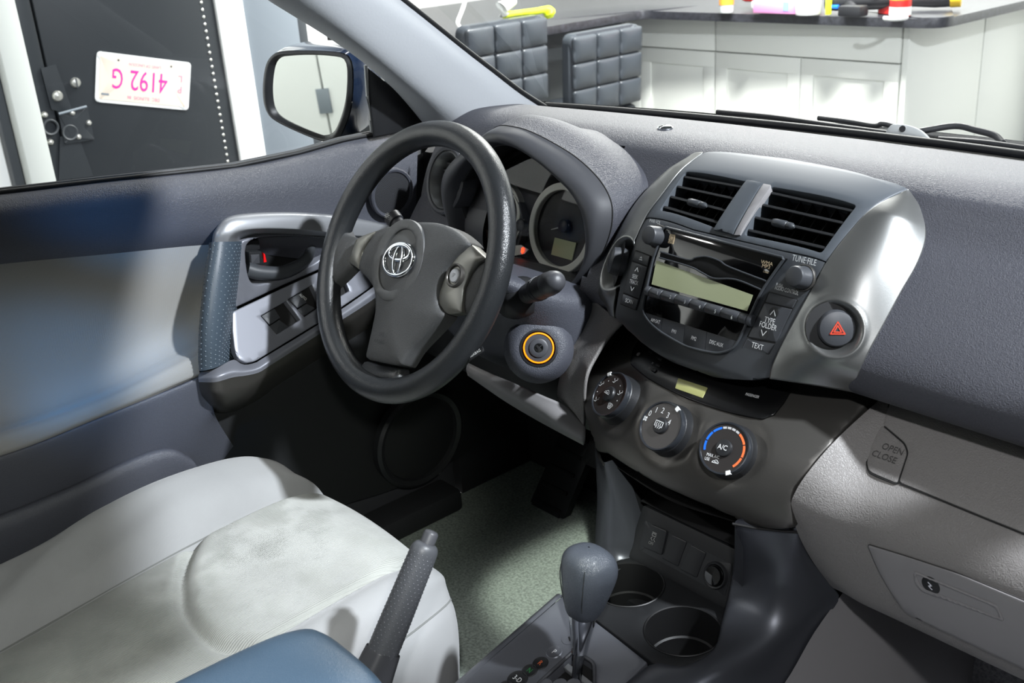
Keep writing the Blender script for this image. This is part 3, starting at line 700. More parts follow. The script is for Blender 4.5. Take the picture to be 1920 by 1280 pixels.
# mode buttons along the curved bottom
tp = lambda x: (x, 585.5+(x-1209)*(640-585.5)/(1384-1209))
botc = [(1210, 588), (1220, 603), (1241, 621), (1286, 646.5), (1320, 656.5), (1352, 661.5), (1374, 655), (1385, 641)]
cx = [1210, 1243, 1285, 1326, 1385]
def onbot(x): return (x, np.interp(x, [q[0] for q in botc], [q[1] for q in botc]))
for i, s in enumerate(('AM\u00b7SAT', 'FM1', 'FM2', 'DISC\u00b7AUX')):
    a, b = cx[i]+.4, cx[i+1]-.4; inner = [q for q in botc if a+3 < q[0]-(-3) and q[0] < b-6]
    pts = [tp(a), tp(b)]+[(b-(3.5 if i < 3 else 0), onbot(b-(3.5 if i < 3 else 0))[1])]+inner[::-1]+([(a-3.5, onbot(a-3.5)[1])] if i else [])
    o = solid('mode_button', RG.pxs(pts), RG, -.001, .0012, BT, rad, r=.0004)
    c = RP.px(*[(1229, 602), (1264, 621.5), (1301, 634.5), (1343, 644)][i], .005)
    text(s, RP.at(.005), c[0], c[1], .0064, WHITEP, o, sx=.68, h=.0003)
# side buttons
z1 = lambda L: [(1080+a/2.7235, 270+b/2.7235) for a, b in L]
def sbtn(L, name='side_button'): return solid(name, rp(RP.pxs(z1(L)), .0012), RP, -.002, .0012, BT, rad, r=.0006)
GAP = mat('joint_black', (10, 10, 11), .7)
for L in ([(303, 540), (383, 570), (308, 850), (226, 818)], [(986, 752), (1135, 794), (987, 1076), (845, 1042)]): solid('button_well', rp(RP.pxs(z1(L)), .0012), RP, -.002, .0004, GAP, rad, r=.0001)
SB = [sbtn(L) for L in ([(306, 545), (380, 573), (368, 621), (291, 594)], [(288, 600), (366, 628), (325, 788), (245, 758)], [(242, 765), (322, 795), (306, 845), (231, 815)], [(990, 757), (1130, 796), (1108, 838), (970, 806)], [(966, 812), (1105, 844), (1023, 1011), (881, 984)], [(875, 994), (1017, 1020), (985, 1071), (850, 1040)])]
RPt = RP.at(.0014)
def rt(s, x, y, size, o, sx=.7, bold=0.0): c = RPt.px(*z1([(x, y)])[0]); text(s, RPt, c[0], c[1], size, WHITEP, o, sx=sx, bold=bold)
rt('SEEK', 302, 678, .0072, SB[1], .62); rt('TRACK', 296, 706, .0072, SB[1], .62); rt('SCAN', 272, 803, .0072, SB[2], .68)
rt('TYPE', 990, 902, .0088, SB[4], .72); rt('FOLDER', 981, 930, .0088, SB[4], .72); rt('TEXT', 927, 1033, .0088, SB[5], .74)
for x, y, s, o in ((313, 640, 1, SB[1]), (288, 740, -1, SB[1]), (1010, 860, 1, SB[4]), (958, 966, -1, SB[4])):
    c = RPt.px(*z1([(x, y)])[0]); k = 1.0 if x < 500 else 1.25
    lathe('button_dimple', [(.0052*k, -.0016), (.005*k, -.0003), (0, -.0006)], RPt.at(.0004), c, BLACK, o, 20)
    strokes(RPt.at(.0004), [[(-.0026*k, -.0024*s*k), (0, .002*s*k), (.0026*k, -.0024*s*k)]], .0009, WHITEP, o, .0003, 'arrow', c=c)
c = RPt.px(*z1([(333, 581)])[0]); strokes(RPt, [[(-.002, -.0022), (.002, -.0022)], [(-.0013, 0), (.0013, 0)], [(-.0004, .0011), (.0004, .0011)]], .0012, WHITEP, SB[0], .0004, 'symbol', c=c)
for x, y in ((1215, 440), (1488, 517.5)):
    c = RP.px(x, y, .0193); k = 1.0
    o = lathe('tuning_knob', [(.0128, .0), (.0128, .003), (.0124, .004), (.0116, .0165), (.0104, .0188), (.009, .0193), (0, .0191)], RP, c, BT, rad, 40)
    lathe('knob_collar', [(.0148, -.001), (.0148, .0012), (.0138, .0022), (.0132, .001)], RP, c, SILVD, o, 40)
rt('PWR\u00b7VOL', 404, 397, .0062, rad, .68); rt('TUNE\u00b7FILE', 1166, 594, .0096, rad, .70, .0); rt('PUSH', 1039, 722, .0056, rad, .62); rt('AUDIO CONTROL', 1076, 747, .0066, rad, .56)
c = RG.px(1259, 447, .001); solid('disc_logo', [(c[0]-.0042, c[1]-.0062), (c[0]+.0042, c[1]-.0062), (c[0]+.0042, c[1]+.0052), (c[0]-.0042, c[1]+.0052)], RG, 0, .0006, BEIGEP, rad, r=.0001)
strokes(RG.at(.0008), [[(-.0036, -.0035), (.0036, -.0035)], [(-.002, .003), (.002, .003), (.0028, 0), (.002, -.002), (-.002, -.002), (-.0028, 0), (-.002, .003)], [(-.0026, -.0052), (-.0006, -.0052)], [(.0008, -.0052), (.0028, -.0052)]], .0006, VOID, rad, .0002, 'logo_mark', c=c)
for s, x, y, sz, sx in (('WMA', 1438, 493, .0058, 1.1), ('MP3', 1436.5, 499.5, .0058, 1.1), ('11860', 1436, 510, .0034, .9)):
    c = RG.px(x, y, .001); text(s, RG, c[0], c[1], sz, BEIGEP, rad, sx=sx, h=.0012, bold=.0)

# ------------------------------------------------------------------ heater controls
ha = thing('heater_control_panel', 'dark silver heater panel with three round dials below the radio', 'control panel', (0, .10, -.25))
HP0 = Ruled(HPROF, 1.25)
dials = [(1143, 738), (1237, 797), (1353, 838)]
dc = []
for x, y in dials:
    c = HP0.px(x, y)
    for it in range(4):
        fr = HP0.frame(*c); q = fr.at(.0150); w = q.px(x, y); c = (c[0]+w[0], c[1]+w[1])
    dc.append(c)
def hb_(a, b):
    h = 0.0
    for c in dc:
        d = math.hypot(a-c[0], b-c[1]); t = min(max((.048-d)/.016, 0), 1); h -= .005*t*t*(3-2*t)
    return h
HPS = Ruled(HPROF, 1.25, bumps=hb_)
hp_out = [(1171, 596), (1140, 629), (1114, 668), (1094, 715), (1093, 757), (1099, 787), (1112, 825), (1119, 846), (1140, 851), (1160, 864), (1195, 886), (1230, 906), (1280, 929), (1330, 950), (1366, 966), (1378, 972), (1379, 985), (1430, 991), (1487, 991), (1482, 950), (1490, 920), (1520, 880), (1560, 830), (1600, 785), (1638, 744)]
q = HP0.pxs(hp_out)
q = [(q[-1][0]+.001, q[-1][1]+.01)] + [(x, -.004) for x in (.15, .1, .05, 0, -.05, -.1, -.15)] + q
sheet('panel', densify(q, .007), HPS, SILVD, ha, sp=.0055, r=.0025, depth=.012, ang=180)
so = HP0.pxs([(1482, 737), (1470, 757), (1452, 779), (1430, 787), (1370, 775), (1290, 748), (1240, 724), (1215, 710), (1183, 683), (1185, 662), (1197, 640)])
a0 = so[0][0]; so = so+[(x, -.012) for x in (-.08, -.04, 0, .04, .08)]
STRIP = mat('strip_black', (12, 12, 13), .28)
st = sheet('display_strip', densify(so, .006), lambda a, b, h: HP0(a, b, h+.0024), STRIP, ha, r=.0008, depth=.004, sp=.01)
HS = HP0.frame(*HP0.px(1298, 727), .0026)
solid('clock_display', rp(HS.pxs([(1272, 709), (1327, 727), (1317, 746), (1266, 728)]), .001), HS, -.001, .0006, LCDD, ha, r=.0002)
def ht_(s, x, y, sz, sx, m): 
    f = HP0.frame(*HP0.px(x, y), .003); text(s, f, 0, 0, sz, m, st, sx=sx, h=.0004)
ht_('PASSENGER', 1412, 745, .0052, .62, WHITEP); ht_('ROOM', 1221, 664, .0036, .6, GREYP); ht_('H', 1233, 674, .0042, .7, GREYP); ht_('M', 1225, 684, .0044, .8, WHITEP); ht_(':00', 1219, 693, .0044, .8, GREYP)
f = HP0.frame(*HP0.px(1199, 667), .003); lathe('clock_button', [(.0028, 0), (.0026, .001), (0, .0014)], f, (0, 0), GREYS, ha, 16)
for x, y in ((1240, 676), (1236, 688), (1228, 697)):
    f = HP0.frame(*HP0.px(x, y), .003); solid('clock_button', rp([(-.004, -.002), (.004, -.002), (.004, .002), (-.004, .002)], .001), f, -.001, .001, BLACK, ha, r=.0003)
KN = mat('knurled_dial', (30, 31, 33), .45)
DF = mat('dial_face_dark', (44, 41, 40), .38)
RIM = mat('dial_rim', (50, 53, 58), .25, metal=.3)
PTR = mat('dial_pointer', (222, 222, 220), .35)
def dial(k, c, pang):
    fr = HP0.frame(c[0], c[1], -.0150)
    prof = [(.0322, -.008), (.0322, .004), (.0314, .006), (.0302, .020), (.0292, .022)]
    n = 96; V, F = [], []
    for r_, h in prof:
        for i in range(n):
            rr = r_*(1+(.012 if i % 2 else 0)*(1 if .004 < h < .021 else 0)); an = 2*math.pi*i/n; V.append(fr.pt(rr*math.cos(an), rr*math.sin(an), h))
    for i in range(len(prof)-1):
        for j in range(n): F.append((i*n+j, i*n+(j+1) % n, (i+1)*n+(j+1) % n, (i+1)*n+j))
    d = mk('dial', V, F, KN, ha, 25); 
    lathe('dial_rim', [(.0298, .020), (.0303, .026), (.0292, .0288), (.0276, .0285), (.0272, .0275)], fr, (0, 0), RIM, d, 64)
    lathe('dial_face', [(.0276, .0272), (0, .0272)], fr, (0, 0), DF, d, 48)
    b = lathe('dial_button', [(.0098, .0272), (.0098, .029), (.0088, .0306), (.005, .0314), (0, .0316)], fr, (0, 0), BLACK, d, 36)
    p, q = np.array([math.cos(pang), math.sin(pang)]), np.array([-math.sin(pang), math.cos(pang)])
    solid('pointer', [p*.0258-q*.0024, p*.0305-q*.0030, p*.0305+q*.0030, p*.0258+q*.0024], fr, .0265, .0297, PTR, d, r=.0004)
    return d, b, fr.at(.0274), fr.at(.0320)
car = [[(-.0042, -.001), (-.003, .001), (-.0015, .0012), (0, .0028), (.002, .0028), (.003, .0012), (.0042, .0008), (.0042, -.001), (-.0042, -.001)], [(-.001, .0002), (.0016, .0002)]]
d1, b1, f1, t1 = dial(0, dc[0], R(133))
strokes(t1, car, .0007, WHITEP, b1, .0003, 'symbol', k=1.1)
man = [[(-.0035, -.0025), (-.0008, -.0025), (.0012, .001), (.003, .002)], [(-.0032, .0022), (-.0014, .0002)], [(.0020, .0036), (.0024, .0036)]]
for x, y in ((1128, 720), (1154, 714), (1163, 737), (1119, 749)): strokes(f1, man, .0009, WHITEP, d1, .0003, 'symbol', c=f1.px(x, y))
strokes(f1, [[(-.0045, .003), (-.002, .0042), (.002, .0042), (.0045, .003), (.002, -.0025), (-.002, -.0025), (-.0045, .003)], [(-.0015, -.001), (-.0015, .003)], [(0, -.001), (0, .003)], [(.0015, -.001), (.0015, .003)]], .0007, WHITEP, d1, .0003, 'symbol', c=f1.px(1143, 762))
for x, y in ((1120, 734), (1141, 714), (1163, 723), (1157, 751)): lathe('mark', [(.0008, 0), (0, .0002)], f1, f1.px(x, y), WHITEP, d1, 10)
d2, b2, f2, t2 = dial(1, dc[1], R(62))
for s, x, y in (('0', 1219, 775), ('1', 1231, 769), ('2', 1243, 770), ('3', 1252.5, 779), ('4', 1255, 792)):
    q = f2.px(x, y); text(s, f2, q[0], q[1], .0098, WHITEP, d2, sx=.8, h=.0003)
strokes(f2, [[(0, 0), (.0022*math.cos(R(a)), .0022*math.sin(R(a)))] for a in (45, 135, 225, 315)], .0024, WHITEP, d2, .0003, 'symbol', c=f2.px(1210, 784))
strokes(t2, [[(-.0055, -.002), (-.0055, .0042), (.0055, .0042), (.0055, -.002), (.0035, -.002)], [(-.0055, -.002), (-.004, -.002)]]+[[(x, -.004), (x+.0008, -.002), (x-.0006, .0004), (x, .0024)] for x in (-.0028, 0, .0028)], .0009, WHITEP, b2, .0003, 'symbol')
d3, b3, f3, t3 = dial(2, dc[2], R(-62))
text('A/C', t3, 0, 0, .0082, WHITEP, b3, sx=.85, h=.0003)
def arcs(a0, a1, m, n=1, gap=2):
    st_ = (a1-a0)/n
    for i in range(n):
        p0, p1 = a0+i*st_+gap/2, a0+(i+1)*st_-gap/2
        L = [(r_*math.cos(R(a)), r_*math.sin(R(a))) for r_, aa in ((.0244, np.linspace(p0, p1, 7)), (.0219, np.linspace(p1, p0, 7))) for a in aa]
        solid('scale_mark', L, f3, 0, .0003, m, d3, r=0)
arcs(112, 200, BLUEP, 3, 3); arcs(58, 112, GREYP if False else mat('pale_print', (178, 178, 178), .5), 4, 3); arcs(-48, 58, ORANGEP, 3, 3)
q = f3.px(1337, 854.5); text('MAX A/C', f3, q[0], q[1], .0052, WHITEP, d3, sx=.75, h=.0003); q = f3.px(1326, 860); text('USE', f3, q[0], q[1], .0050, WHITEP, d3, sx=.75, h=.0003)
strokes(f3, car, .0007, WHITEP, d3, .0003, 'symbol', c=f3.px(1341, 866), k=.9)

# ================================================================== STEERING WHEEL
TW = R(28.3); WC = np.array([-.365, 0, 0])
WP = Pl(WC, (1, 0, 0), (0, math.sin(TW), math.cos(TW)))
sw = thing('steering_wheel', 'black grained three-spoke steering wheel with silver spoke inserts and chrome oval emblem', 'steering wheel', WC)
circ_pts = [WP.pt(.1705*math.cos(a), .1705*math.sin(a), 0) for a in np.linspace(0, 2*math.pi, 121)[:-1]]
tube('rim', circ_pts, .0168, LEATH, sw, closed=True, n=28, up=WP.n)
pad = [(711, 430), (745, 421), (777, 416), (816, 417), (845, 426), (866, 440), (882, 457), (876, 467), (858, 484), (842, 502), (828, 528), (821, 561), (826, 580), (832, 588), (820, 604), (795, 630), (772, 655), (756, 680), (750, 684), (728, 682), (705, 677), (687, 671), (691, 645), (698, 614), (704, 580), (702, 545), (690, 524), (674, 507), (675, 490), (682, 470), (695, 449)]
pw = WP.pxs(pad, .012)
padm = sheet('airbag_cover', densify(cr(pw, 3, True), .004), WP.at(.014), PAD, sw, sp=.006, r=.005, depth=.02, dome=.008, ang=180)
# oval disc with recessed badge field
ov = lambda rx, ry: [(.004+rx*math.cos(t)*math.cos(-.18)-ry*math.sin(t)*math.sin(-.18), -.003+rx*math.cos(t)*math.sin(-.18)+ry*math.sin(t)*math.cos(-.18)) for t in np.linspace(0, 2*math.pi, 65)[:-1]]
PADS = mat('pad_disc', (74, 75, 76), .5, grain=('noise', 1600, .12))
dpl = WP.at(.0218)
sheet('badge_disc', ov(.0505, .0545), dpl, PADS, sw, holes=[ov(.0335, .0415)], sp=.006, r=.0018, depth=.004, hd=.003)
sheet('badge_field', ov(.034, .042), dpl.at(-.0026), PADS, sw, r=0, depth=0, sp=.01, dome=.0015)
ec = dpl.px(748, 486.5, .002); EP = Pl(dpl.pt(*ec, .0015), dpl.u*math.cos(R(10))+dpl.v*math.sin(R(10)), dpl.v)
em = None
def oval(cx_, cy_, rx, ry, w0, name='emblem_ring'):
    pts = [EP.pt(cx_+rx*math.cos(t), cy_+ry*math.sin(t), .0010) for t in np.linspace(0, 2*math.pi, 65)[:-1]]
    rad_ = [w0[0]+(w0[1]-w0[0])*abs(math.sin(t))**1.5 if not callable(w0) else w0(t) for t in np.linspace(0, 2*math.pi, 65)[:-1]]
    return tube(name, pts, rad_, CHROME, em or sw, closed=True, n=12, up=EP.n, flat=.75)
em = lathe('emblem', [(.0292, -.001), (.0292, .0003), (0, .0003)], EP, (0, 0), PADS, sw, 48, sx=1.0)
for v in em.data.vertices:      # the badge base is an oval too
    q = np.array(v.co)+org(em)-EP.o; a, b, h = q@EP.u, q@EP.v, q@EP.n; v.co = Vector(EP.pt(a, b*.72, h)-org(em))
oval(0, 0, .0292, .0208, (.0034, .0027)); oval(0, .0088, .0208, .0098, (.0026, .0031)); oval(0, -.0005, .0082, .0186, (.0040, .0021))
# spokes
SPL = WP.at(.006)
def spoke(name, L, m, h=.006, dome=.006, r=.004): return sheet(name, densify(rp(WP.pxs(L, h), .003), .004), WP.at(h), m, sw, sp=.007, r=r, depth=.012, dome=dome, ang=60)
spoke('spoke', [(628, 395), (650, 440), (672, 446), (660, 500), (640, 520), (618, 540), (612, 460)], PAD, .002)
spoke('spoke_insert', [(654, 492), (660, 470), (668, 447), (690, 437), (712, 430), (694, 449), (681, 471), (674, 506)], SPKS, .010, .004, .002)
si = spoke('spoke_insert', [(881, 455.5), (896, 470), (911, 484), (897, 491), (881, 511), (868, 541), (865, 586), (840, 589), (833, 585), (823, 570), (822, 553), (840, 501), (859, 471)], SPKS, .010, .004, .002)
spoke('spoke', [(911, 485), (897, 492), (882, 512), (869, 542), (866, 586), (878, 592), (902, 572), (922, 525), (926, 480)], PAD, .002)
spoke('spoke', [(684, 676), (700, 682), (750, 690), (749, 722), (700, 735), (650, 716), (668, 693)], LEATH, -.002)
spc = WP.px(852, 516, .015); SB_ = WP.at(.0135)
lathe('button_ring', [(.0150, -.003), (.0150, .0018), (.0135, .0035), (.0120, .003), (.0105, -.001)], SB_, spc, SILVD, si, 40)
lathe('horn_button', [(.0092, -.003), (.0092, .001), (.008, .0022), (0, .0024)], SB_, spc, mat('button_pale', (176, 178, 182), .4), si, 32)
text('SP', SB_, spc[0], spc[1], .0066, GREYP, si, sx=.85, h=.0028)
text('SRS', WP.at(.0225), *WP.px(716, 627, .0225), .0075, mat('embossed_pad', (40, 41, 43), .6), sw, rot=R(8), h=.0004, sx=.9)
text('AIRBAG', WP.at(.0225), *WP.px(711, 640, .0225), .0068, MATS['embossed_pad'], sw, rot=R(8), h=.0004, sx=.9)
lp_ = WP.px(899, 657, -.012); TAGL = Pl(WP.pt(lp_[0]+.004, lp_[1]-.004, -.004), (.72, .5, .62), (-.62, .2, .4))
solid('warning_tag', rp([(-.012, -.004), (.012, -.004), (.012, .004), (-.012, .004)], .003), TAGL, -.001, .0005, BLACK, sw, r=.0003)
text('AIRBAG', TAGL, 0, 0, .0052, WHITEP, sw, h=.0008, sx=.9)

# column with lock and stalks
sc_ = thing('steering_column', 'dark steering column cowl with ignition lock glowing orange and two stalks', 'steering column', (-.365, .12, -.1))
def colrow(y, zc, rx, ru, rd, cxx=-.365):
    out = []
    for t in np.linspace(0, 2*math.pi, 33)[:-1]:
        c, s = math.cos(t), math.sin(t); e = .62
        x = rx*np.sign(c)*abs(c)**e; z = (ru if s > 0 else rd)*np.sign(s)*abs(s)**e; out.append((cxx+x, y-(z)*.42, zc+z))
    return out
loft('column_cowl', [colrow(.052, -.03, .055, .035, .07), colrow(.056, -.036, .090, .048, .128, -.360), colrow(.080, -.050, .120, .044, .148, -.352), colrow(.115, -.064, .134, .044, .156, -.345), colrow(.17, -.084, .138, .044, .15, -.342), colrow(.26, -.11, .138, .044, .13, -.342)], DOORD, sc_, nu=72, nv=8, closed=True, ang=180)
IG = Pl(P(1010, 652, y=.090), (.66, .75, .0), (-.28, .25, .93))
lathe('lock_surround', [(.046, -.020), (.041, -.008), (.035, -.002), (.030, .0005), (.0245, .0005)], IG, (0, -.001), DOORD, sc_, 44)
lathe('lock_well', [(.0245, -.012), (.0245, .0015), (.022, .002), (.0205, -.002)], IG, (0, 0), BLACK, sc_, 40)
RINGM = mat('lit_ring', (255, 150, 20), .4, emit=((255, 120, 0), 1.1))
lathe('lit_ring', [(.0200, .002), (.0200, .0035), (.0182, .0037), (.0180, .002)], IG, (0, 0), RINGM, sc_, 48)
lathe('lock_collar', [(.0178, .0015), (.0178, .0026), (.0125, .003), (.0122, .0045), (.011, .0052), (.006, .0050), (.0055, .003), (0, .003)], IG, (0, 0), DARKS, sc_, 40)
lathe('lock_barrel', [(.0056, .003), (.0054, .0056), (0, .0050)], IG, (0, 0), CHROME, sc_, 24)
solid('key_slot', [(-.0012, -.0042), (.0012, -.0042), (.0012, .0042), (-.0012, .0042)], Pl(IG.o, IG.u*.8+IG.v*.6, IG.v), .005, .0062, VOID, sc_, r=.0001)
# stalks
sb = np.array(P(978, 556, y=.088)); st_ = np.array(P(1041, 527, y=.058)); dv_ = (st_-sb); L_ = np.linalg.norm(dv_); dv_ /= L_
tube('stalk_boot', [sb-dv_*.04, sb-dv_*.012, sb+dv_*.008, sb+dv_*.011, sb+dv_*.022], [.027, .0275, .0255, .0225, .0126], BLACKM, sc_, n=28)
w = tube('wiper_stalk', [sb+dv_*.0, sb+dv_*(L_*.42), sb+dv_*(L_*.46), sb+dv_*(L_*.47), sb+dv_*(L_*.90), sb+dv_*(L_*1.0), sb+dv_*(L_*1.06)], [.0125, .0128, .0120, .0150, .0142, .0118, .004], BLACK, sc_, n=28)
tube('stalk_tip', [sb+dv_*(L_*.80), sb+dv_*(L_*.82), sb+dv_*(L_*.93), sb+dv_*(L_*1.02), sb+dv_*(L_*1.075), sb+dv_*(L_*1.09)], [.0138, .0149, .0143, .0124, .0082, .003], DARKS, w, n=28)
for t_ in (.50, .535, .57): tube('stalk_ridge', [sb+dv_*(L_*t_), sb+dv_*(L_*(t_+.012))], [.0153, .0153], DARKS, w, n=28)
bk = -FW-dv_*(-FW@dv_); bk /= np.linalg.norm(bk)
def onst(t, roll, s, sz):
    q = Pl(sb+dv_*(L_*t), np.cross(dv_, bk), dv_); ax = math.cos(roll)*bk+math.sin(roll)*np.cross(dv_, bk)
    pl = Pl(sb+dv_*(L_*t)+ax*.0149, -np.cross(dv_, ax), dv_); text(s, pl, 0, 0, sz, GREYP, w, sx=.8, h=.0003)
for t, r_, s, sz in ((.55, .3, 'OFF', .0045), (.55, -.2, 'INT', .0045), (.55, -.7, 'LO', .0045), (.36, .2, 'MIST', .004), (.36, -.5, 'HI', .004)): onst(t, r_, s, sz)
lb = np.array([-.445, .062, .0]); lt = np.array(P(733, 404, y=.062)); dl = lt-lb; LL = np.linalg.norm(dl); dl /= LL
w2 = tube('light_stalk', [lb, lb+dl*LL*.70, lb+dl*LL*.72, lb+dl*LL*.73, lb+dl*LL*.95, lb+dl*LL*1.02], [.0095, .0095, .0088, .0118, .0125, .008], DARKS, sc_, n=24)
q = Pl(lb+dl*LL*.84+np.array([0, -.0105, .0075]), dl*-1, (0, .6, .8))
strokes(q, [[(.0016*math.cos(R(a)), .0016*math.sin(R(a))) for a in range(0, 361, 45)]]+[[(.0026*math.cos(R(a)), .0026*math.sin(R(a))), (.0038*math.cos(R(a)), .0038*math.sin(R(a)))] for a in range(0, 360, 45)], .0008, WHITEP, w2, .0012, 'symbol')

# ================================================================== DRIVER'S DOOR
dr = thing('driver_door', 'closed driver door with dark upper trim, light grey cloth insert and silver switch panel', 'car door', (-.70, -.1, -.62))
box('door_shell', (-.78, -1.0, -.62), (-.728, .30, .06), DARKS, dr, .005)
T0 = X([(-260, 388, -.722), (0, 361, -.722), (200, 338, -.722), (440, 312, -.722), (560, 287, -.722), (640, 264, -.722), (700, 252, -.722), (786, 234, -.722)])
T1 = X([(-260, 404, -.703), (0, 378, -.703), (200, 354, -.703), (420, 331, -.703), (560, 308, -.703), (640, 293, -.703), (700, 282, -.703), (784, 264, -.703)])
T2 = X([(-260, 432, -.690), (0, 408, -.690), (200, 386, -.690), (400, 366, -.690), (550, 350, -.690), (640, 345, -.690), (700, 335, -.690), (782, 318, -.690)])
T3 = X([(-260, 492, -.690), (0, 462, -.690), (200, 440, -.690), (395, 424, -.690), (520, 410, -.690), (640, 410, -.690), (700, 400, -.690), (780, 385, -.690)])
T4 = X([(-260, 525, -.700), (0, 492, -.700), (200, 473, -.700), (395, 455, -.700), (520, 455, -.700), (640, 465, -.695), (700, 470, -.695), (777, 470, -.695)])
T5 = X([(-260, 540, -.716), (0, 507, -.716), (200, 487, -.716), (395, 470, -.716), (520, 480, -.716), (640, 500, -.71), (700, 540, -.71), (772, 560, -.71)])
loft('upper_trim', [T0, T1, T2, T3, T4, T5], DOORD, dr, nu=90, nv=7, ang=180)
I0 = X([(-260, 523, -.702), (0, 489.5, -.702), (200, 470, -.702), (395, 452.5, -.702)])
I1 = X([(-260, 640, -.708), (0, 600, -.708), (200, 560, -.708), (390, 520, -.706)])
I2 = X([(-260, 775, -.718), (0, 728, -.718), (200, 668, -.716), (345, 605, -.71), (380, 590, -.70)])
I3 = X([(-260, 845, -.700), (0, 793, -.700), (180, 732, -.697), (330, 660, -.69), (372, 640, -.68)])
I4 = X([(-260, 868, -.662), (0, 814, -.662), (180, 752, -.660), (340, 680, -.655), (374, 660, -.65)])
I5 = X([(-260, 905, -.652), (0, 846, -.652), (200, 768, -.652), (374, 697, -.648)])
I6 = X([(-260, 918, -.660), (0, 859, -.660), (200, 780, -.660), (374, 704, -.656)])
loft('cloth_insert', [I0, I1, I2, I3, I4, I5, I6], FABD, dr, nu=80, nv=8, ang=180)
L0 = X([(-260, 914, -.662), (0, 855, -.662), (200, 776, -.662), (340, 718, -.660), (376, 700, -.658), (392, 735, -.660)])
L1 = X([(-260, 925, -.652), (0, 868, -.652), (200, 790, -.652), (340, 735, -.652), (382, 722, -.652), (400, 768, -.652)])
L2 = X([(-260, 1060, -.668), (0, 985, -.668), (200, 890, -.668), (340, 835, -.668), (378, 815, -.670), (410, 792, -.674)])
L3 = X([(-260, 1240, -.70), (0, 1140, -.70), (200, 1010, -.70), (340, 930, -.70), (400, 885, -.70), (440, 840, -.70)])
loft('lower_trim', [L0, L1, L2, L3], DOORD, dr, nu=70, nv=8, ang=180)
loft('map_pocket', [X([(-150, 1020, -.695), (100, 925, -.695), (250, 858, -.695), (318, 843, -.695), (348, 850, -.695)]), X([(-150, 1038, -.652), (100, 940, -.652), (250, 870, -.652), (322, 848, -.652), (364, 866, -.655)]), X([(-150, 1200, -.66), (100, 1080, -.66), (250, 1000, -.66), (340, 950, -.66), (400, 920, -.665)])], DOORD, dr, nu=40, nv=6, ang=60)
loft('door_panel', [X([(380, 700, -.69), (560, 600, -.69), (700, 520, -.70), (860, 420, -.70)]), X([(400, 800, -.695), (560, 720, -.695), (720, 640, -.70), (880, 560, -.70)]), X([(420, 900, -.70), (580, 820, -.70), (760, 720, -.70), (920, 640, -.70)]), X([(430, 1020, -.70), (600, 960, -.70), (780, 900, -.70), (960, 800, -.70)])], BLACKM, dr, nu=40, nv=6, ang=180)
# grab handle: a dimpled upright bar
GH = [[(396, 455, -.70), (392, 455, -.668), (400, 453.5, -.648), (424, 453, -.642), (446, 452.5, -.655), (461, 452, -.69)],
      [(388, 520, -.70), (383, 520, -.655), (391, 519, -.634), (416, 518, -.628), (437, 517, -.642), (453, 515, -.69)],
      [(381, 590, -.70), (375, 590, -.645), (384, 589, -.624), (408, 588, -.618), (428, 586, -.632), (444, 583, -.69)],
      [(378, 650, -.69), (372, 650, -.642), (380, 649, -.622), (403, 647, -.616), (423, 642, -.630), (440, 636, -.68)],
      [(380, 694, -.69), (373, 695, -.645), (380, 695, -.628), (402, 690, -.622), (422, 681, -.634), (441, 670, -.68)]]
loft('grab_handle', [X(q) for q in GH], DIMPD, dr, nu=44, nv=10, ang=180)
gA = [resample(cr(X(q), 8), 26) for q in GH]; gA = np.array(gA); gA = np.stack([cr(gA[:, i], 10) for i in range(26)], 1)
gp_, gn_ = [], []
for i in range(1, gA.shape[0]-1):
    for j in range(3 + (i % 2), 25, 2):
        if j >= 25: continue
        gp_.append(gA[i, j]); t1 = gA[i+1, j]-gA[i-1, j]; t2 = gA[i, j+1]-gA[i, j-1]; n_v = np.cross(t1, t2); gn_.append(n_v if n_v[0] > 0 else -n_v)
dots('grip_pips', gp_, gn_, .0013, .0010, mat('pip_blue', (92, 104, 114), .4), dr)
# silver arch above the inner handle
A0 = X([(397, 454, -.695), (402, 432, -.692), (425, 407, -.692), (470, 399, -.692), (540, 397, -.692), (600, 400, -.692), (645, 405, -.694), (700, 415, -.694), (762, 430, -.694)])
A1 = X([(400, 453.5, -.662), (406, 434, -.660), (428, 411, -.660), (472, 403, -.660), (540, 401, -.660), (600, 404, -.662), (645, 409, -.665), (700, 418, -.672), (762, 434, -.68)])
A2 = X([(422, 453, -.652), (428, 440, -.650), (445, 430, -.650), (482, 425, -.650), (540, 425, -.652), (600, 430, -.655), (640, 436, -.66), (700, 440, -.668), (760, 444, -.68)])
A3 = X([(432, 453, -.656), (438, 444, -.656), (455, 436, -.656), (485, 431, -.656), (540, 431, -.658), (600, 435, -.66), (640, 441, -.665), (700, 445, -.672), (760, 447, -.682)])
A4 = X([(455, 453, -.690), (460, 449, -.690), (470, 445, -.690), (490, 441, -.690), (540, 440, -.690), (600, 442, -.690), (640, 446, -.69), (700, 449, -.69), (760, 450, -.69)])
loft('handle_arch', [A0, A1, A2, A3, A4], mat('arch_silver', (150, 152, 156), .42, metal=.45, grain=('brush', 3, .04)), dr, nu=80, nv=7, ang=180)
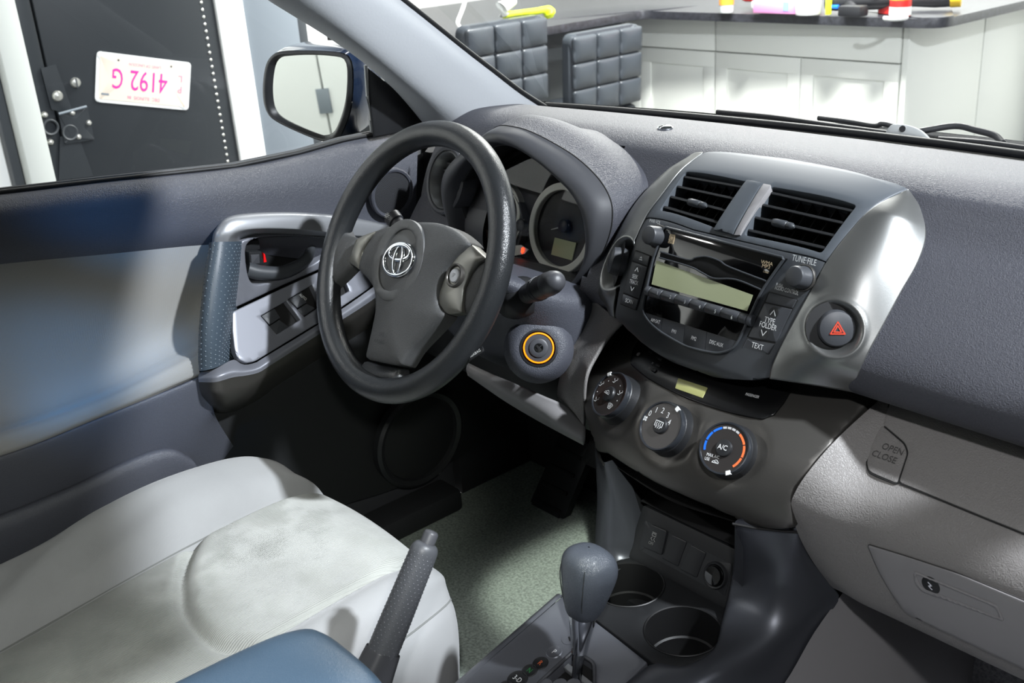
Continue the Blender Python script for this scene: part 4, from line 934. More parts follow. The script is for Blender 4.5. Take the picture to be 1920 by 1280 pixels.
# bezel round the inner door handle, a pocket behind it
BZ = Pl(P(500, 500, x=-.680), P(600, 470, x=-.688)-P(440, 570, x=-.672), (.12, 0, 1)); BZ = Pl(BZ.o, BZ.u, BZ.v)
bo = BZ.pxs([(452, 452), (470, 446), (500, 441), (560, 440), (640, 446), (690, 452), (690, 480), (612, 500), (530, 536), (437, 580), (446, 510)])
bh = BZ.pxs([(461, 470), (466, 456), (480, 448), (520, 443), (580, 445), (612, 452), (610, 475), (590, 494), (540, 515), (500, 530), (478, 533), (468, 522), (463, 500)])
bzs = BZ.n if BZ.n[0] > 0 else -BZ.n
def BF(a, b, h=0.0): return BZ.o+BZ.u*a+BZ.v*b+bzs*h
sheet('handle_bezel', densify(rp(bo, .006), .006), BF, SWSIL, dr, holes=[densify(cr(bh, 4, True), .005)], sp=.012, r=.003, depth=.01, hd=.035, ang=50)
sheet('handle_pocket', densify(cr(bh, 4, True), .006), lambda a, b, h: BF(a, b, h-.034), BLACKM, dr, r=0, depth=0)
hp_ = [BF(*BZ.px(x, y), h) for x, y, h in ((472, 509, -.012), (490, 512, -.004), (520, 510, .004), (550, 500, .005), (575, 485, .0), (590, 470, -.010), (598, 458, -.024))]
tube('door_handle', cr(hp_, 6), np.interp(np.linspace(0, 1, 37), [0, .15, .5, .85, 1], [.0125, .0115, .009, .008, .008]), PANEL, dr, n=18, up=(1, 0, 0))
ll = BZ.pxs([(473, 475), (497, 474), (502, 499), (475, 502)])
lk = sheet('lock_lever', densify(rp(ll, .002), .004), lambda a, b, h: BF(a, b, h-.008), BLACK, dr, r=.0015, depth=.016)
sheet('lever_pad', rp(BZ.pxs([(476, 480), (492, 479), (493, 496), (477, 498)]), .001), lambda a, b, h: BF(a, b, h-.0072), DARKS, lk, r=.0006, depth=.001)
sheet('red_mark', BZ.pxs([(501, 477), (504, 480), (507, 494), (502, 495)]), lambda a, b, h: BF(a, b, h-.009), mat('red_plastic', (220, 20, 24), .4), lk, r=.0003, depth=.004)
solid_ = sheet('lock_housing', rp(BZ.pxs([(472, 458), (500, 456), (502, 474), (473, 475)]), .002), lambda a, b, h: BF(a, b, h-.018), BLACK, dr, r=.001, depth=.012)
# switch panel
q0, q1, q2 = P(437, 582, x=-.664), P(612, 502, x=-.688), P(480, 676, x=-.626)
SWP = Pl(q0, q1-q0, q0-q2)
sgn = 1 if SWP.n@np.array([.7, -.3, .6]) > 0 else -1
def SF(a, b, h=0.0): return SWP.o+SWP.u*a+SWP.v*b+SWP.n*h*sgn
so_ = SWP.pxs([(436, 584), (530, 540), (612, 503), (705, 462), (712, 520), (690, 542), (600, 603), (500, 664), (478, 677), (462, 680), (448, 674), (440, 655), (436, 620)])
w1_ = SWP.pxs([(489, 592), (537, 564), (563, 599), (519, 627)]); w2_ = SWP.pxs([(540, 561), (585, 534), (603, 573), (571, 594)]); w3_ = SWP.pxs([(597, 533), (640, 508), (655, 545), (612, 570)])
sheet('switch_panel', densify(rp(so_, .004), .006), SF, SWSIL, dr, holes=[densify(rp(w, .0008), .004) for w in (w1_, w2_, w3_)], sp=.008, r=.0012, depth=.012, hd=.012, ang=45)
for w in (w1_, w2_, w3_):
    c = np.mean(w, 0); sheet('switch_well', c+(np.array(w)-c)*1.02, lambda a, b, h: SF(a, b, h-.011), VOID, dr, r=0, depth=0)
def rock(L, h0, t=''):
    o = sheet('window_switch', rp(SWP.pxs(L), .0012), lambda a, b, h: SF(a, b, h+h0), BT, dr, r=.0008, depth=.010, sp=.02)
    return o
rock([(490, 593), (514, 579), (525, 596), (505, 609)], .0015); rock([(505, 611), (526, 598), (545, 612), (521, 626)], -.004); rock([(541, 562), (564, 548), (574, 567), (557, 578)], .002); rs = rock([(558, 580), (576, 569), (592, 577), (570, 592)], -.001); rock([(600, 534), (620, 522), (630, 540), (612, 552)], .001)
asw = Pl(SF(*SWP.px(566, 558), .0034), SWP.u*1.0, SWP.v) if sgn > 0 else Pl(SF(*SWP.px(566, 558), .0034), -SWP.u, SWP.v)
text('AUTO', asw, 0, 0, .0062, WHITEP, rs, sx=.8, rot=R(-62), h=.0003)
# the silver rail below the switches and the body under it
R0 = X([(373, 697, -.655), (402, 692, -.628), (437, 674, -.636), (455, 683, -.632), (478, 680, -.628), (500, 667, -.628), (600, 606, -.640), (690, 545, -.655), (760, 490, -.67)])
R1 = X([(372, 706, -.646), (404, 705, -.616), (437, 694, -.616), (458, 694, -.616), (482, 690, -.616), (505, 677, -.618), (602, 614, -.630), (694, 555, -.648), (764, 500, -.665)])
R2 = X([(373, 716, -.645), (404, 716, -.616), (437, 707, -.614), (460, 704, -.614), (485, 698, -.615), (508, 684, -.618), (605, 622, -.630), (697, 563, -.648), (766, 508, -.665)])
loft('armrest_rail', [R0, R1, R2], SWSIL, dr, nu=70, nv=7, ang=180)
R3 = X([(376, 735, -.650), (404, 740, -.625), (437, 738, -.622), (465, 730, -.622), (490, 715, -.624), (512, 700, -.626), (610, 636, -.640), (700, 575, -.655), (768, 516, -.67)])
R4 = X([(388, 762, -.672), (404, 766, -.655), (430, 764, -.650), (468, 748, -.650), (495, 730, -.652), (516, 715, -.655), (614, 650, -.665), (704, 590, -.675), (770, 526, -.68)])
R5 = X([(398, 772, -.70), (410, 776, -.70), (440, 772, -.70), (475, 756, -.70), (500, 740, -.70), (520, 724, -.70), (618, 662, -.70), (708, 602, -.70), (772, 536, -.70)])
loft('armrest_body', [R2, R3, R4, R5], SILVD, dr, nu=70, nv=7, ang=180)
# loudspeakers
TWP = Pl(P(735, 362, x=-.676), (0, 1, .0), (.10, 0, 1))
lathe('tweeter_ring', [(.041, -.006), (.041, .002), (.039, .004), (.0355, .003), (.0345, .0005)], TWP, (0, 0), DOORD, dr, 56)
tg = lathe('tweeter_grille', [(.035, .0005), (.02, .0018), (0, .0022)], TWP, (0, 0), DARKS, dr, 48)
V, F = [], []
for k in range(1, 14):
    r_ = .0025*k; nn = max(6, int(2*math.pi*r_/.0026))
    for i in range(nn):
        a = 2*math.pi*i/nn+k*.1; c = (r_*math.cos(a), r_*math.sin(a)); s = len(V); h = .0022-.0017*(r_/.035)**2+.0010
        for j in range(6): V.append(TWP.pt(c[0]+.00085*math.cos(j*math.pi/3), c[1]+.00085*math.sin(j*math.pi/3), h))
        F.append(tuple(s+j for j in range(6)))
o = mk('grille_holes', V, F, VOID, tg, 0); tag(o, kind='stuff')
SPK = Pl(P(785, 820, x=-.69), (0, 1, 0), (.05, 0, 1))
lathe('speaker_ring', [(.094, -.006), (.094, .008), (.088, .012), (.080, .009), (.078, .002)], SPK, (0, 0), BLACK, dr, 64)
lathe('speaker_grille', [(.079, .002), (.04, .006), (0, .007)], SPK, (0, 0), BLACKM, dr, 48)
# window: seal, pane, black sail and front run
tube('window_seal', T0, .004, RUB, dr, n=10)
tube('window_seal', [q+np.array([-.009, 0, .002]) for q in T0], .003, mat('seal_strip', (70, 72, 74), .4), dr, n=8)
wp = [P(690, 256, x=-.735), P(688, 128, x=-.735), P(500, -6, x=-.735), P(380, -110, x=-.735), P(-260, -110, x=-.735), P(-260, 390, x=-.735)]
wq = [(q[1], q[2]) for q in wp]
sheet('window_pane', wq, Pl((-.735, 0, 0), (0, 1, 0), (0, 0, 1)), GLASS, dr, r=0, depth=0, sp=.5)
GB = mat('sail_black', (24, 25, 27), .38)
loft('mirror_sail', [X([(689, 128, -.71), (692, 190, -.71), (700, 258, -.71)]), X([(694, 131, -.700), (697, 192, -.700), (706, 255, -.700)]), X([(745, 172, -.700), (755, 205, -.700), (765, 245, -.700)]), X([(790, 212, -.702), (802, 228, -.702), (808, 240, -.702)])], GB, dr, nu=20, nv=6, ang=180)
tube('window_run', X([(686, 122, -.722), (690, 180, -.722), (695, 225, -.722), (699, 256, -.722)]), .0035, mat('run_grey', (150, 152, 154), .35, metal=.3), dr, n=8)
# exterior mirror on the door
MC = np.array([-.93, .215, .136])
MP = Pl(MC, (.93, .36, 0), (0, -.05, 1))
mo = [(497, 180), (498, 145), (504, 117), (516, 101), (532, 95), (570, 94), (610, 95), (645, 99), (658, 108), (664, 130), (664, 170), (660, 205), (650, 235), (638, 258), (620, 264), (600, 261), (560, 245), (520, 225), (504, 208)]
mi = [(512, 175), (513, 145), (518, 120), (527, 108), (540, 105), (575, 103), (610, 104), (640, 108), (650, 116), (652, 135), (650, 170), (645, 200), (636, 228), (626, 247), (612, 253), (598, 251), (560, 236), (528, 219), (516, 203)]
mq, mn_ = cr(MP.pxs(mo), 4, True), cr(MP.pxs(mi), 4, True)
BODY = mat('dark_blue_paint', (26, 40, 62), .18, coat=.8)
c0 = mq.mean(0)
rowsm = [[MP.pt(*q, .000) for q in mn_], [MP.pt(*((q+p)/2), .010) for q, p in zip(mn_, mq)], [MP.pt(*q, .006) for q in mq]]
sm = loft('side_mirror', [[MP.pt(*q, .002) for q in mq], [MP.pt(*(c0+(q-c0)*1.06), -.03) for q in mq], [MP.pt(*(c0+(q-c0)*1.0), -.09) for q in mq], [MP.pt(*(c0+(q-c0)*.7), -.13) for q in mq], [MP.pt(*(c0+(q-c0)*.05), -.145) for q in mq]], BODY, dr, nu=60, nv=6, closed=True, ang=180)
loft('mirror_frame', rowsm, BLACK, sm, nu=70, nv=5, closed=True, ang=180)
sheet('mirror_glass', mn_, MP, mat('mirror_silver', (236, 240, 236), .01, metal=1), sm, r=0, depth=.001, sp=.1)
tube('mirror_foot', [MC+np.array([.03, .06, -.10]), MC+np.array([.11, .07, -.098]), MC+np.array([.21, .06, -.06])], [.025, .03, .035], BLACK, sm, n=16)

# ================================================================== DRIVER'S SEAT
st = thing('driver_seat', 'light grey cloth driver seat with ribbed centre and piped front insert', 'car seat', (-.38, -.40, -.62))
ys = [-.70, -.60, -.50, -.40, -.30, -.22, -.165, -.125, -.100, -.088, -.082, -.084]
zc = [-.395, -.388, -.377, -.364, -.353, -.346, -.344, -.350, -.364, -.388, -.425, -.49]
XL = [-.632, -.638, -.642, -.645, -.642, -.630, -.610, -.580, -.550, -.530, -.520, -.52]
XR = [-.150, -.150, -.150, -.150, -.150, -.155, -.163, -.178, -.200, -.225, -.25, -.26]
SL = [-.515, -.516, -.517, -.517, -.516, -.513, -.510, -.508, -.506, -.504, -.503, -.503]
SR = [-.262, -.258, -.254, -.251, -.249, -.247, -.245, -.247, -.255, -.27, -.28, -.29]
PK = [.052, .052, .054, .058, .058, .050, .038, .022, .008, .000, .0, .0]
nY = 170; yt = resample(cr(np.stack([ys, zc], 1), 12), nY)
par = np.linspace(0, len(ys)-1, 400); yy = cr(np.stack([ys, zc, XL, XR, SL, SR, PK], 1), 40)
yy = resample(yy[:, :], nY)
ins = [P(x, y, z=-.357)[:2] for x, y in [(375, 1004), (352, 1050), (341, 1100), (350, 1158), (395, 1203), (450, 1213), (510, 1209), (620, 1161), (713, 1108), (752, 1078)]]
ins = cr(ins, 6)
def near(pt, L):
    L = np.array(L); d = np.full(len(pt), 1e9)
    for a, b in zip(L[:-1], L[1:]):
        e = b-a; t = np.clip(((pt-a)@e)/(e@e+1e-12), 0, 1); d = np.minimum(d, np.linalg.norm(pt-(a+t[:, None]*e), axis=1))
    return d
def seatpart(name, kind, n, m):
    G = []
    for y, z, xl, xr, sl, sr, pk in yy:
        t = np.linspace(0, 1, n)
        if kind == 'c':
            x = sl+(sr-sl)*t; zz = z+.010*np.sin(np.pi*t)-.002
        elif kind == 'l':
            q = cr([(sl+.006, z-.022), (sl+.001, z-.005), (sl-.022, z+.010+pk*.35), (sl-.055, z+pk*.9), (sl-.088, z+pk), (xl+.012, z+pk*.62-.006), (xl, z-.03), (xl+.006, z-.09), (xl+.02, z-.17)], 8); q = resample(q, n); x, zz = q[:, 0], q[:, 1]
        elif kind == 'r':
            fd = min(max((-.085-y)/.09, 0), 1); wd = xr-sr; q = cr([(sr-.006, z-.022), (sr-.001, z-.005), (sr+.2*wd, z+(.008+pk*.12)*fd), (sr+.48*wd, z+(.014+pk*.25)*fd), (sr+.75*wd, z+(.008+pk*.2)*fd-.002), (xr-.010, z-.012), (xr-.003, z-.030)], 8); q = resample(q, n); x, zz = q[:, 0], q[:, 1]
        else:
            q = cr([(xr-.003, z-.030), (xr+.004, z-.045), (xr+.006, z-.09), (xr-.008, z-.20)], 8); q = resample(q, n); x, zz = q[:, 0], q[:, 1]
        G.append(np.stack([x, np.full(n, y), zz], 1))
    V = np.array(G).reshape(-1, 3)
    if kind in 'lrs':           # loose creases of the side cloth
        if kind == 'l':
            a = V[:, 0]*1.0+V[:, 1]*.30; V[:, 2] += .0055*np.sin(a*88+1.5*np.sin(V[:, 1]*11))*np.exp(-((V[:, 0]+.575)/.045)**2)*np.clip((-.24-V[:, 1])/.15, 0, 1)
    if kind == 'c':
        d = near(V[:, :2], ins); V[:, 2] -= .009*np.exp(-(d/.008)**2)
        inside = inpoly(V[:, :2], np.vstack([ins, [[-.247, -.05], [-.51, -.05]]])); V[:, 2] += np.where(inside, .005*np.clip(d/.02, 0, 1), 0)
        t = np.tile(np.linspace(0, 1, n), nY); e = np.minimum(t, 1-t)*.26; V[:, 2] -= .006*np.exp(-(e/.006)**2)
    V = V.tolist(); F = [(i*n+j, i*n+j+1, (i+1)*n+j+1, (i+1)*n+j) for i in range(nY-1) for j in range(n-1)]
    if kind == 'l': F = [f[::-1] for f in F]
    return mk(name, V, F, m, st, 180)
seatpart('seat_centre', 'c', 110, FABR); seatpart('seat_bolster', 'l', 50, FABP); seatpart('seat_bolster', 'r', 40, FABP); seatpart('seat_side', 's', 20, FABP)
for L, nm in (([(a[4], a[0], a[1]-.0045) for a in yy[:-20]], 'seam'), ([(a[5], a[0], a[1]-.0045) for a in yy[:-20]], 'seam'), ([(a[3]-.003, a[0], a[1]-.0300) for a in yy[:-20]], 'seam')): tube(nm, L[::3], .0014, mat('seam_thread', (120, 122, 120), .9) if 'seam_thread' not in MATS else MATS['seam_thread'], st, n=6)
box('seat_base', (-.62, -.66, -.60), (-.17, -.14, -.47), BLACKM, st, .02)
bkr = []
for z, y, x0, x1 in ((-.44, -.655, -.60, -.16), (-.34, -.665, -.635, -.135), (-.2, -.70, -.64, -.13), (0, -.76, -.63, -.14), (.15, -.82, -.60, -.17)):
    bkr.append([(x0, y-.10, z), (x0, y-.02, z), (x0+.05, y+.03, z), (x0+.11, y-.005, z), (x0+.25, y-.02, z), (x1-.11, y-.005, z), (x1-.05, y+.03, z), (x1, y-.02, z), (x1, y-.10, z)])
loft('backrest', bkr, FABP, st, nu=60, nv=8, closed=True, ang=180, cap=True)

# ================================================================== CENTRE CONSOLE
cc = thing('centre_console', 'dark silver centre console with cup holders between the front seats', 'console', (0, -.05, -.62))
BR_in = [(.101, .084, -.233), (.095, .092, -.27), (.088, .099, -.31), (.085, .094, -.345), (.094, .07, -.366), (.115, .03, -.371), (.110, -.012, -.371), (.082, -.032, -.372), (.075, -.06, -.379), (.072, -.11, -.389), (.072, -.19, -.407), (.072, -.30, -.43)]
BR_rg = [(.147, .118, -.237), (.148, .113, -.275), (.149, .108, -.315), (.150, .088, -.346), (.150, .055, -.362), (.147, .015, -.372), (.142, -.03, -.380), (.136, -.07, -.388), (.131, -.10, -.394), (.127, -.14, -.402), (.122, -.22, -.418), (.118, -.32, -.437)]
BR_out = [(.156, .124, -.240), (.163, .137, -.277), (.177, .155, -.312), (.186, .166, -.335), (.180, .15, -.36), (.175, .12, -.395), (.170, .07, -.425), (.164, .0, -.45), (.160, -.06, -.465), (.156, -.12, -.475), (.15, -.22, -.49), (.15, -.32, -.50)]
def bols(sg, name, label=None):
    f = lambda L, dx=0, dz=0: [(sg*(a+dx), b, c+dz) for a, b, c in L]
    inn = f(BR_in, .012, -.03); mid = f([tuple((np.array(a)+np.array(b))/2) for a, b in zip(BR_in, BR_rg)], 0, .007)
    return loft(name, [inn, f(BR_in), mid, f(BR_rg), f([tuple(.5*np.array(a)+.5*np.array(b)) for a, b in zip(BR_rg, BR_out)], .004, .004), f(BR_out)], BOLS, cc, nu=80, nv=6, ang=180)
bols(1, 'console_bolster')
# slimmer strut on the driver's side
f = lambda L: [(-a, b, c) for a, b, c in L]
SI = [(.101, .084, -.233), (.095, .090, -.27), (.088, .097, -.31), (.079, .102, -.35), (.076, .100, -.372), (.078, .06, -.378), (.08, .0, -.378)]
SM = [(.124, .098, -.236), (.118, .095, -.275), (.113, .090, -.315), (.106, .086, -.35), (.096, .08, -.375), (.092, .05, -.382), (.09, .0, -.382)]
SO = [(.152, .118, -.238), (.152, .118, -.28), (.150, .116, -.32), (.145, .105, -.36), (.135, .09, -.395), (.115, .05, -.41), (.105, .0, -.42)]
loft('console_strut', [f([(a-.002, b+.03, c) for a, b, c in SI]), f(SI), f(SM), f(SO), f([(a, b+.04, c-.005) for a, b, c in SO])], BOLS, cc, nu=60, nv=6, ang=180)
CP = Pl((0, -.10, -.388), (1, 0, 0), (0, .975, .222))
# shift panel with a slot for the lever
slot_ = CP.pxs([(1060, 1262), (1092, 1230), (1145, 1272), (1128, 1300), (1100, 1310)]); 
so2 = [(-.100, -.012+.085), (-.081, .085), (-.04, .079), (-.01, .076), (.03, .072), (.074, .066), (.076, .0), (.074, -.25), (-.096, -.25), (-.098, -.10), (-.1, .0)]
so2 = [(-.080, .084), (-.03, .078), (.02, .073), (.074, .067), (.074, -.24), (-.082, -.24)]
slt = rp([(-.006, .030), (.026, .030), (.052, .004), (.052, -.09), (.006, -.09), (-.006, -.03)], .006)
sp2 = sheet('shift_panel', densify(rp(so2, .002), .006), CP, SILVP, cc, holes=[densify(slt, .004)], sp=.010, r=.0015, depth=.01, hd=.02, ang=180)
loft('panel_edge', [[(-.081, CP.pt(0, b)[1], CP.pt(0, b)[2]-.001) for b in (.084, 0, -.12, -.24)], [(-.090, CP.pt(0, b)[1], CP.pt(0, b)[2]-.004) for b in (.086, 0, -.12, -.24)], [(-.100, CP.pt(0, b)[1], CP.pt(0, b)[2]-.016) for b in (.09, 0, -.12, -.24)], [(-.104, CP.pt(0, b)[1], CP.pt(0, b)[2]-.05) for b in (.09, 0, -.12, -.24)]], SILVP, cc, nu=20, nv=6, ang=180)
sheet('slot_floor', densify(slt), CP.at(-.016), VOID, cc, r=0, depth=0)
fr_ = np.array([CP.pt(a, b, .0008) for a, b in slt]); tube('slot_frame', fr_, .0022, DARKS, cc, closed=True, n=8)
for b in (.016, -.012, -.04): solid('gate_step', rp([(-.004+(.016-b)*.2, b-.008), (.046, b-.011), (.046, b-.004), (-.004+(.016-b)*.2, b)], .001), CP, -.013, -.006, mat('gate_plastic', (120, 122, 124), .3) if 'gate_plastic' not in MATS else MATS['gate_plastic'], cc, r=.001)
for s, x, y, m, r_ in (('P', 1039, 1222, WHITEP, .0085), ('R', 1013, 1243, MATS['orange_print'], .0085), ('N', 993, 1257, GREENP, .0085), ('3-D', 970, 1273, WHITEP, .0115), ('2', 948, 1288, WHITEP, .0085)):
    c = CP.px(x, y); w = lathe('gear_window', [(r_+.0012, .0), (r_+.0002, .0010), (r_-.0008, .0004), (0, .0003)], CP, c, BLACKM if s != 'P' else SILVP, sp2, 28)
    text(s, CP, c[0], c[1], .0092, m, w, sx=.85, h=.0006, rot=R(0))
c = CP.px(1068, 1197); lathe('release_cover', [(.0098, -.0005), (.0095, .0006), (0, .0006)], CP, c, SILVP, sp2, 32); solid('release_slot', rp([(-.0045, -.0011), (.0045, -.0011), (.0045, .0011), (-.0045, .0011)], .001), Pl(CP.pt(*c, .0007), (.9, -.45, 0), CP.v), -.0003, .0002, VOID, sp2, r=.0001)
for i, x in enumerate((1075, 1050, 1022)): c = CP.px(x, 1284); lathe('gate_button', [(.0085, -.0005), (.0085, .0012), (.006, .0016), (0, .0004)], CP, c, SILVP, sp2, 24)
# cup tray with two holders
CT = Pl((0, .03, -.372), (1, 0, 0), (0, 1, .02))
CU = [CT.px(1172, 1104), CT.px(1279, 1190)]; CU = [(-.040, .026), (.067, .004)]
to = [(-.085, .075), (.085, .075), (.098, .045), (.117, .0), (.110, -.04), (.084, -.061), (-.02, -.05), (-.088, -.045)]
RC = .0445
sheet('cup_tray', densify(to, .006), CT, BLACKM, cc, holes=[circ(c, RC, 56) for c in CU], sp=.014, r=.002, depth=.01, hd=.002, ang=180)
CUPM = mat('cup_black', (14, 14, 15), .5)
for c in CU:
    lathe('cup_holder', [(RC+.0015, .0004), (RC+.0005, .0012), (RC-.001, .0005), (RC-.002, -.010), (RC-.0035, -.040), (RC-.006, -.0415), (RC-.008, -.085), (RC-.011, -.09), (0, -.09)], CT, c, CUPM, cc, 56)
# rear wall of the cubby with a row of switches
CS = Pl((0, .113, -.334), (1, 0, 0), (0, .026, .064)); CS = Pl(CS.o, CS.u, (0, .38, .925))
sw_o = [(-.083, -.04), (.083, -.04), (.078, .033), (-.078, .033)]
spn = sheet('switch_plate', densify(rp(sw_o, .004), .008), CS, BLACKM, cc, sp=.02, r=.002, depth=.01)
rec = rp(CS.pxs([(1209, 975), (1374, 1058), (1360, 1118), (1198, 1030)]), .004)
solid('switch_recess', rec, CS, -.001, .0006, BLACK, cc, r=.0004)
for L, nm in (([(1222, 982), (1253, 995), (1243, 1040), (1209, 1025)], 'traction_switch'), ([(1261, 1002), (1289, 1015), (1272, 1062), (1241, 1046)], 'blank_plate'), ([(1297, 1021), (1325, 1036), (1307, 1083), (1276, 1067)], 'blank_plate')):
    b = solid(nm, rp(CS.pxs(L), .0025), CS, 0, .0032 if nm[0] == 't' else .0014, BLACK, cc, r=.0008)
    if nm[0] == 't':
        c = CS.px(1229, 1006); strokes(CS.at(.0035), [[(-.003, .004), (.003, .004), (.003, .001), (-.003, .001), (-.003, .004)], [(-.003, .0055), (.003, .0055)], [(-.002, -.001), (-.0035, -.003), (-.001, -.005)], [(.002, -.001), (.001, -.003), (.0035, -.005)]], .001, GREYP, b, .0003, 'symbol', c=c)
        c = CS.px(1224, 1018); text('OFF', CS.at(.0035), c[0], c[1], .0058, GREYP, b, h=.0003)
c = CS.px(1343, 1078)
lathe('power_socket', [(.0165, -.006), (.0165, .003), (.0155, .0045), (.0135, .004), (.0130, -.001), (0, -.001)], CS, c, BLACK, cc, 40)
lathe('socket_cap', [(.0128, -.001), (.0125, .006), (.011, .008), (0, .0085)], CS, c, GLOSSB, cc, 36)
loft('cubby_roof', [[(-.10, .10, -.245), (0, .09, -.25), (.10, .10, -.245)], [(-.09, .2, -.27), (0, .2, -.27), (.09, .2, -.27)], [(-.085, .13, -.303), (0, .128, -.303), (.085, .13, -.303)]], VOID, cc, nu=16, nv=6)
for sg in (-1, 1): loft('cubby_side', [[(sg*.104, .09, -.235), (sg*.09, .105, -.37)], [(sg*.085, .22, -.25), (sg*.08, .22, -.38)]], BLACKM, cc, nu=12, nv=2)
for sg in (-1, 1): tube('seam', cr([(sg*.100, .080, -.2345), (sg*.125, .096, -.2375), (sg*.150, .116, -.2395), (sg*.157, .122, -.2405)], 5), .0016, VOID, cc, n=8)
# side panels down to the carpet
S0 = [(.180, .30, -.334), (.182, .2, -.332), (.184, .17, -.338), (.178, .13, -.37), (.172, .08, -.42), (.165, .0, -.447), (.160, -.06, -.463), (.155, -.15, -.48), (.15, -.32, -.50)]
S1 = [(.205, .42, -.40), (.215, .33, -.42), (.220, .26, -.45), (.222, .19, -.50), (.215, .10, -.53), (.205, .03, -.55), (.195, -.06, -.565), (.18, -.15, -.58), (.17, -.32, -.60)]
S2 = [(.225, .50, -.50), (.240, .42, -.56), (.245, .34, -.62), (.245, .25, -.625), (.235, .14, -.625), (.22, .05, -.625), (.21, -.06, -.625), (.19, -.15, -.625), (.17, -.32, -.625)]
loft('side_panel', [S0, S1, S2], GREYS, cc, nu=60, nv=8, ang=180)
box('console_core', (-.10, -.75, -.62), (.14, .06, -.45), BLACKM, cc, .01)
loft('driver_side_panel', [[(-.104, .10, -.40), (-.104, -.02, -.415), (-.104, -.2, -.45), (-.104, -.34, -.48)], [(-.125, .2, -.62), (-.12, 0, -.62), (-.12, -.2, -.62), (-.12, -.34, -.62)]], BLACKM, cc, nu=20, nv=2)
box('console_front', (-.12, .08, -.62), (.17, .26, -.42), BLACKM, cc, .01)
box('tunnel', (-.15, .26, -.62), (.18, .47, -.36), BLACKM, cc, .02)

# gear selector
gs = thing('gear_selector', 'black leather-grained gear selector knob on a chrome stalk', 'gear selector', (.022, -.092, -.388))
kt, kb = P(1106, 1030, x=.022), P(1094, 1140, x=.022); ax = kt-kb; KL = np.linalg.norm(ax); ax /= KL
gu = np.array([1, 0, 0])-ax*ax[0]; gu /= np.linalg.norm(gu); gv = np.cross(ax, gu)
def knob_rows():
    rows = []
    for t, a, b, oy in ((-.14, .0135, .0135, 0), (-.10, .0165, .0165, 0), (.0, .0190, .021, .001), (.20, .0225, .025, .002), (.42, .0262, .0285, .003), (.62, .0290, .0300, .003), (.80, .0285, .0285, .001), (.92, .0250, .0240, -.001), (1.0, .0185, .0175, -.002), (1.04, .010, .009, -.002), (1.05, .001, .001, -.002)):
        c = kb+ax*KL*t+gv*oy; row = []
        for i in range(32):
            an = 2*math.pi*i/32; e = .82; x, y = math.cos(an), math.sin(an)
            row.append(c+gu*a*np.sign(x)*abs(x)**e+gv*b*np.sign(y)*abs(y)**e)
        rows.append(row)
    return rows
KNB = mat('knob_grain', (62, 66, 74), .36, grain=('leather', 560, .35))
loft('knob', knob_rows(), KNB, gs, nu=48, nv=6, closed=True, ang=180)
for sg in (-1, 1):
    L = []
    for t, a, b in ((.02, .019, .021), (.2, .0222, .0252), (.42, .0262, .0285), (.62, .0292, .03), (.8, .0286, .0286), (.92, .025, .024)):
        an = R(-90+sg*38*(1-.2*t)); c = kb+ax*KL*t; x, y = math.cos(an), math.sin(an); L.append(c+gv*.002+gu*a*np.sign(x)*abs(x)**.82*1.012+gv*b*np.sign(y)*abs(y)**.82*1.012)
    tube('knob_seam', cr(L, 6), .0007, LEATH, gs, n=6)
sbm = P(1086, 1222, x=.022); stt = kb+ax*KL*-.10; d = sbm-stt
loft('chrome_stalk', [[stt+d*t+gu*a*math.cos(q)+gv*b*math.sin(q) for q in np.linspace(0, 2*math.pi, 25)[:-1]] for t, a, b in ((0, .0155, .0165), (.3, .0135, .0145), (.7, .0105, .0115), (.97, .0088, .0098), (1.0, .0085, .0092), (1.01, .006, .0065))], CHROME, gs, nu=32, nv=5, closed=True, ang=60)
tube('shaft', [sbm, sbm+d/np.linalg.norm(d)*.06], .0058, mat('steel', (150, 152, 156), .25, metal=1), gs, n=16)
gr = Pl(stt+d*.35+gv*-.0, gu, d); 

# parking brake
pk = thing('parking_brake', 'dimpled dark grey parking brake lever pulled up beside the driver seat', 'parking brake', (-.07, -.30, -.40))
bt, bb = P(796, 1030, x=-.07), P(716, 1225, x=-.07); bd = bb-bt; BL = np.linalg.norm(bd); bd /= BL
sd = np.cross(bd, (1, 0, 0)); sd /= np.linalg.norm(sd)
prs = [(-.008, .006), (-.006, .0110), (0, .0138), (.012, .0142), (.045, .0148), (.09, .0156), (.125, .0158), (BL, .0150)]
loft('grip', [[bt+bd*s+np.array([1, 0, 0])*r_*math.cos(q)+sd*r_*1.12*math.sin(q) for q in np.linspace(0, 2*math.pi, 29)[:-1]] for s, r_ in prs], DIMP, pk, nu=44, nv=7, closed=True, ang=180, cap=True)
tube('release_button', [bt-bd*.0, bt-bd*.018, bt-bd*.0205, bt-bd*.0215], [.0082, .0080, .0066, .003], DARKS, pk, n=24)
gb = bt+bd*(BL-.004)
gp_, gn_ = [], []
for i in range(26):
    s_ = .004+i*(BL-.008)/25; r_ = np.interp(s_, [a for a, b in prs], [b for a, b in prs])
    for k in range(18):
        q = 2*math.pi*(k+.5*(i % 2))/18; nv_ = np.array([1, 0, 0])*math.cos(q)+sd*math.sin(q); gp_.append(bt+bd*s_+np.array([1, 0, 0])*r_*math.cos(q)+sd*r_*1.12*math.sin(q)); gn_.append(nv_)
dots('grip_pips', gp_, gn_, .0011, .0005, mat('pip_grey', (80, 82, 87), .38), pk)
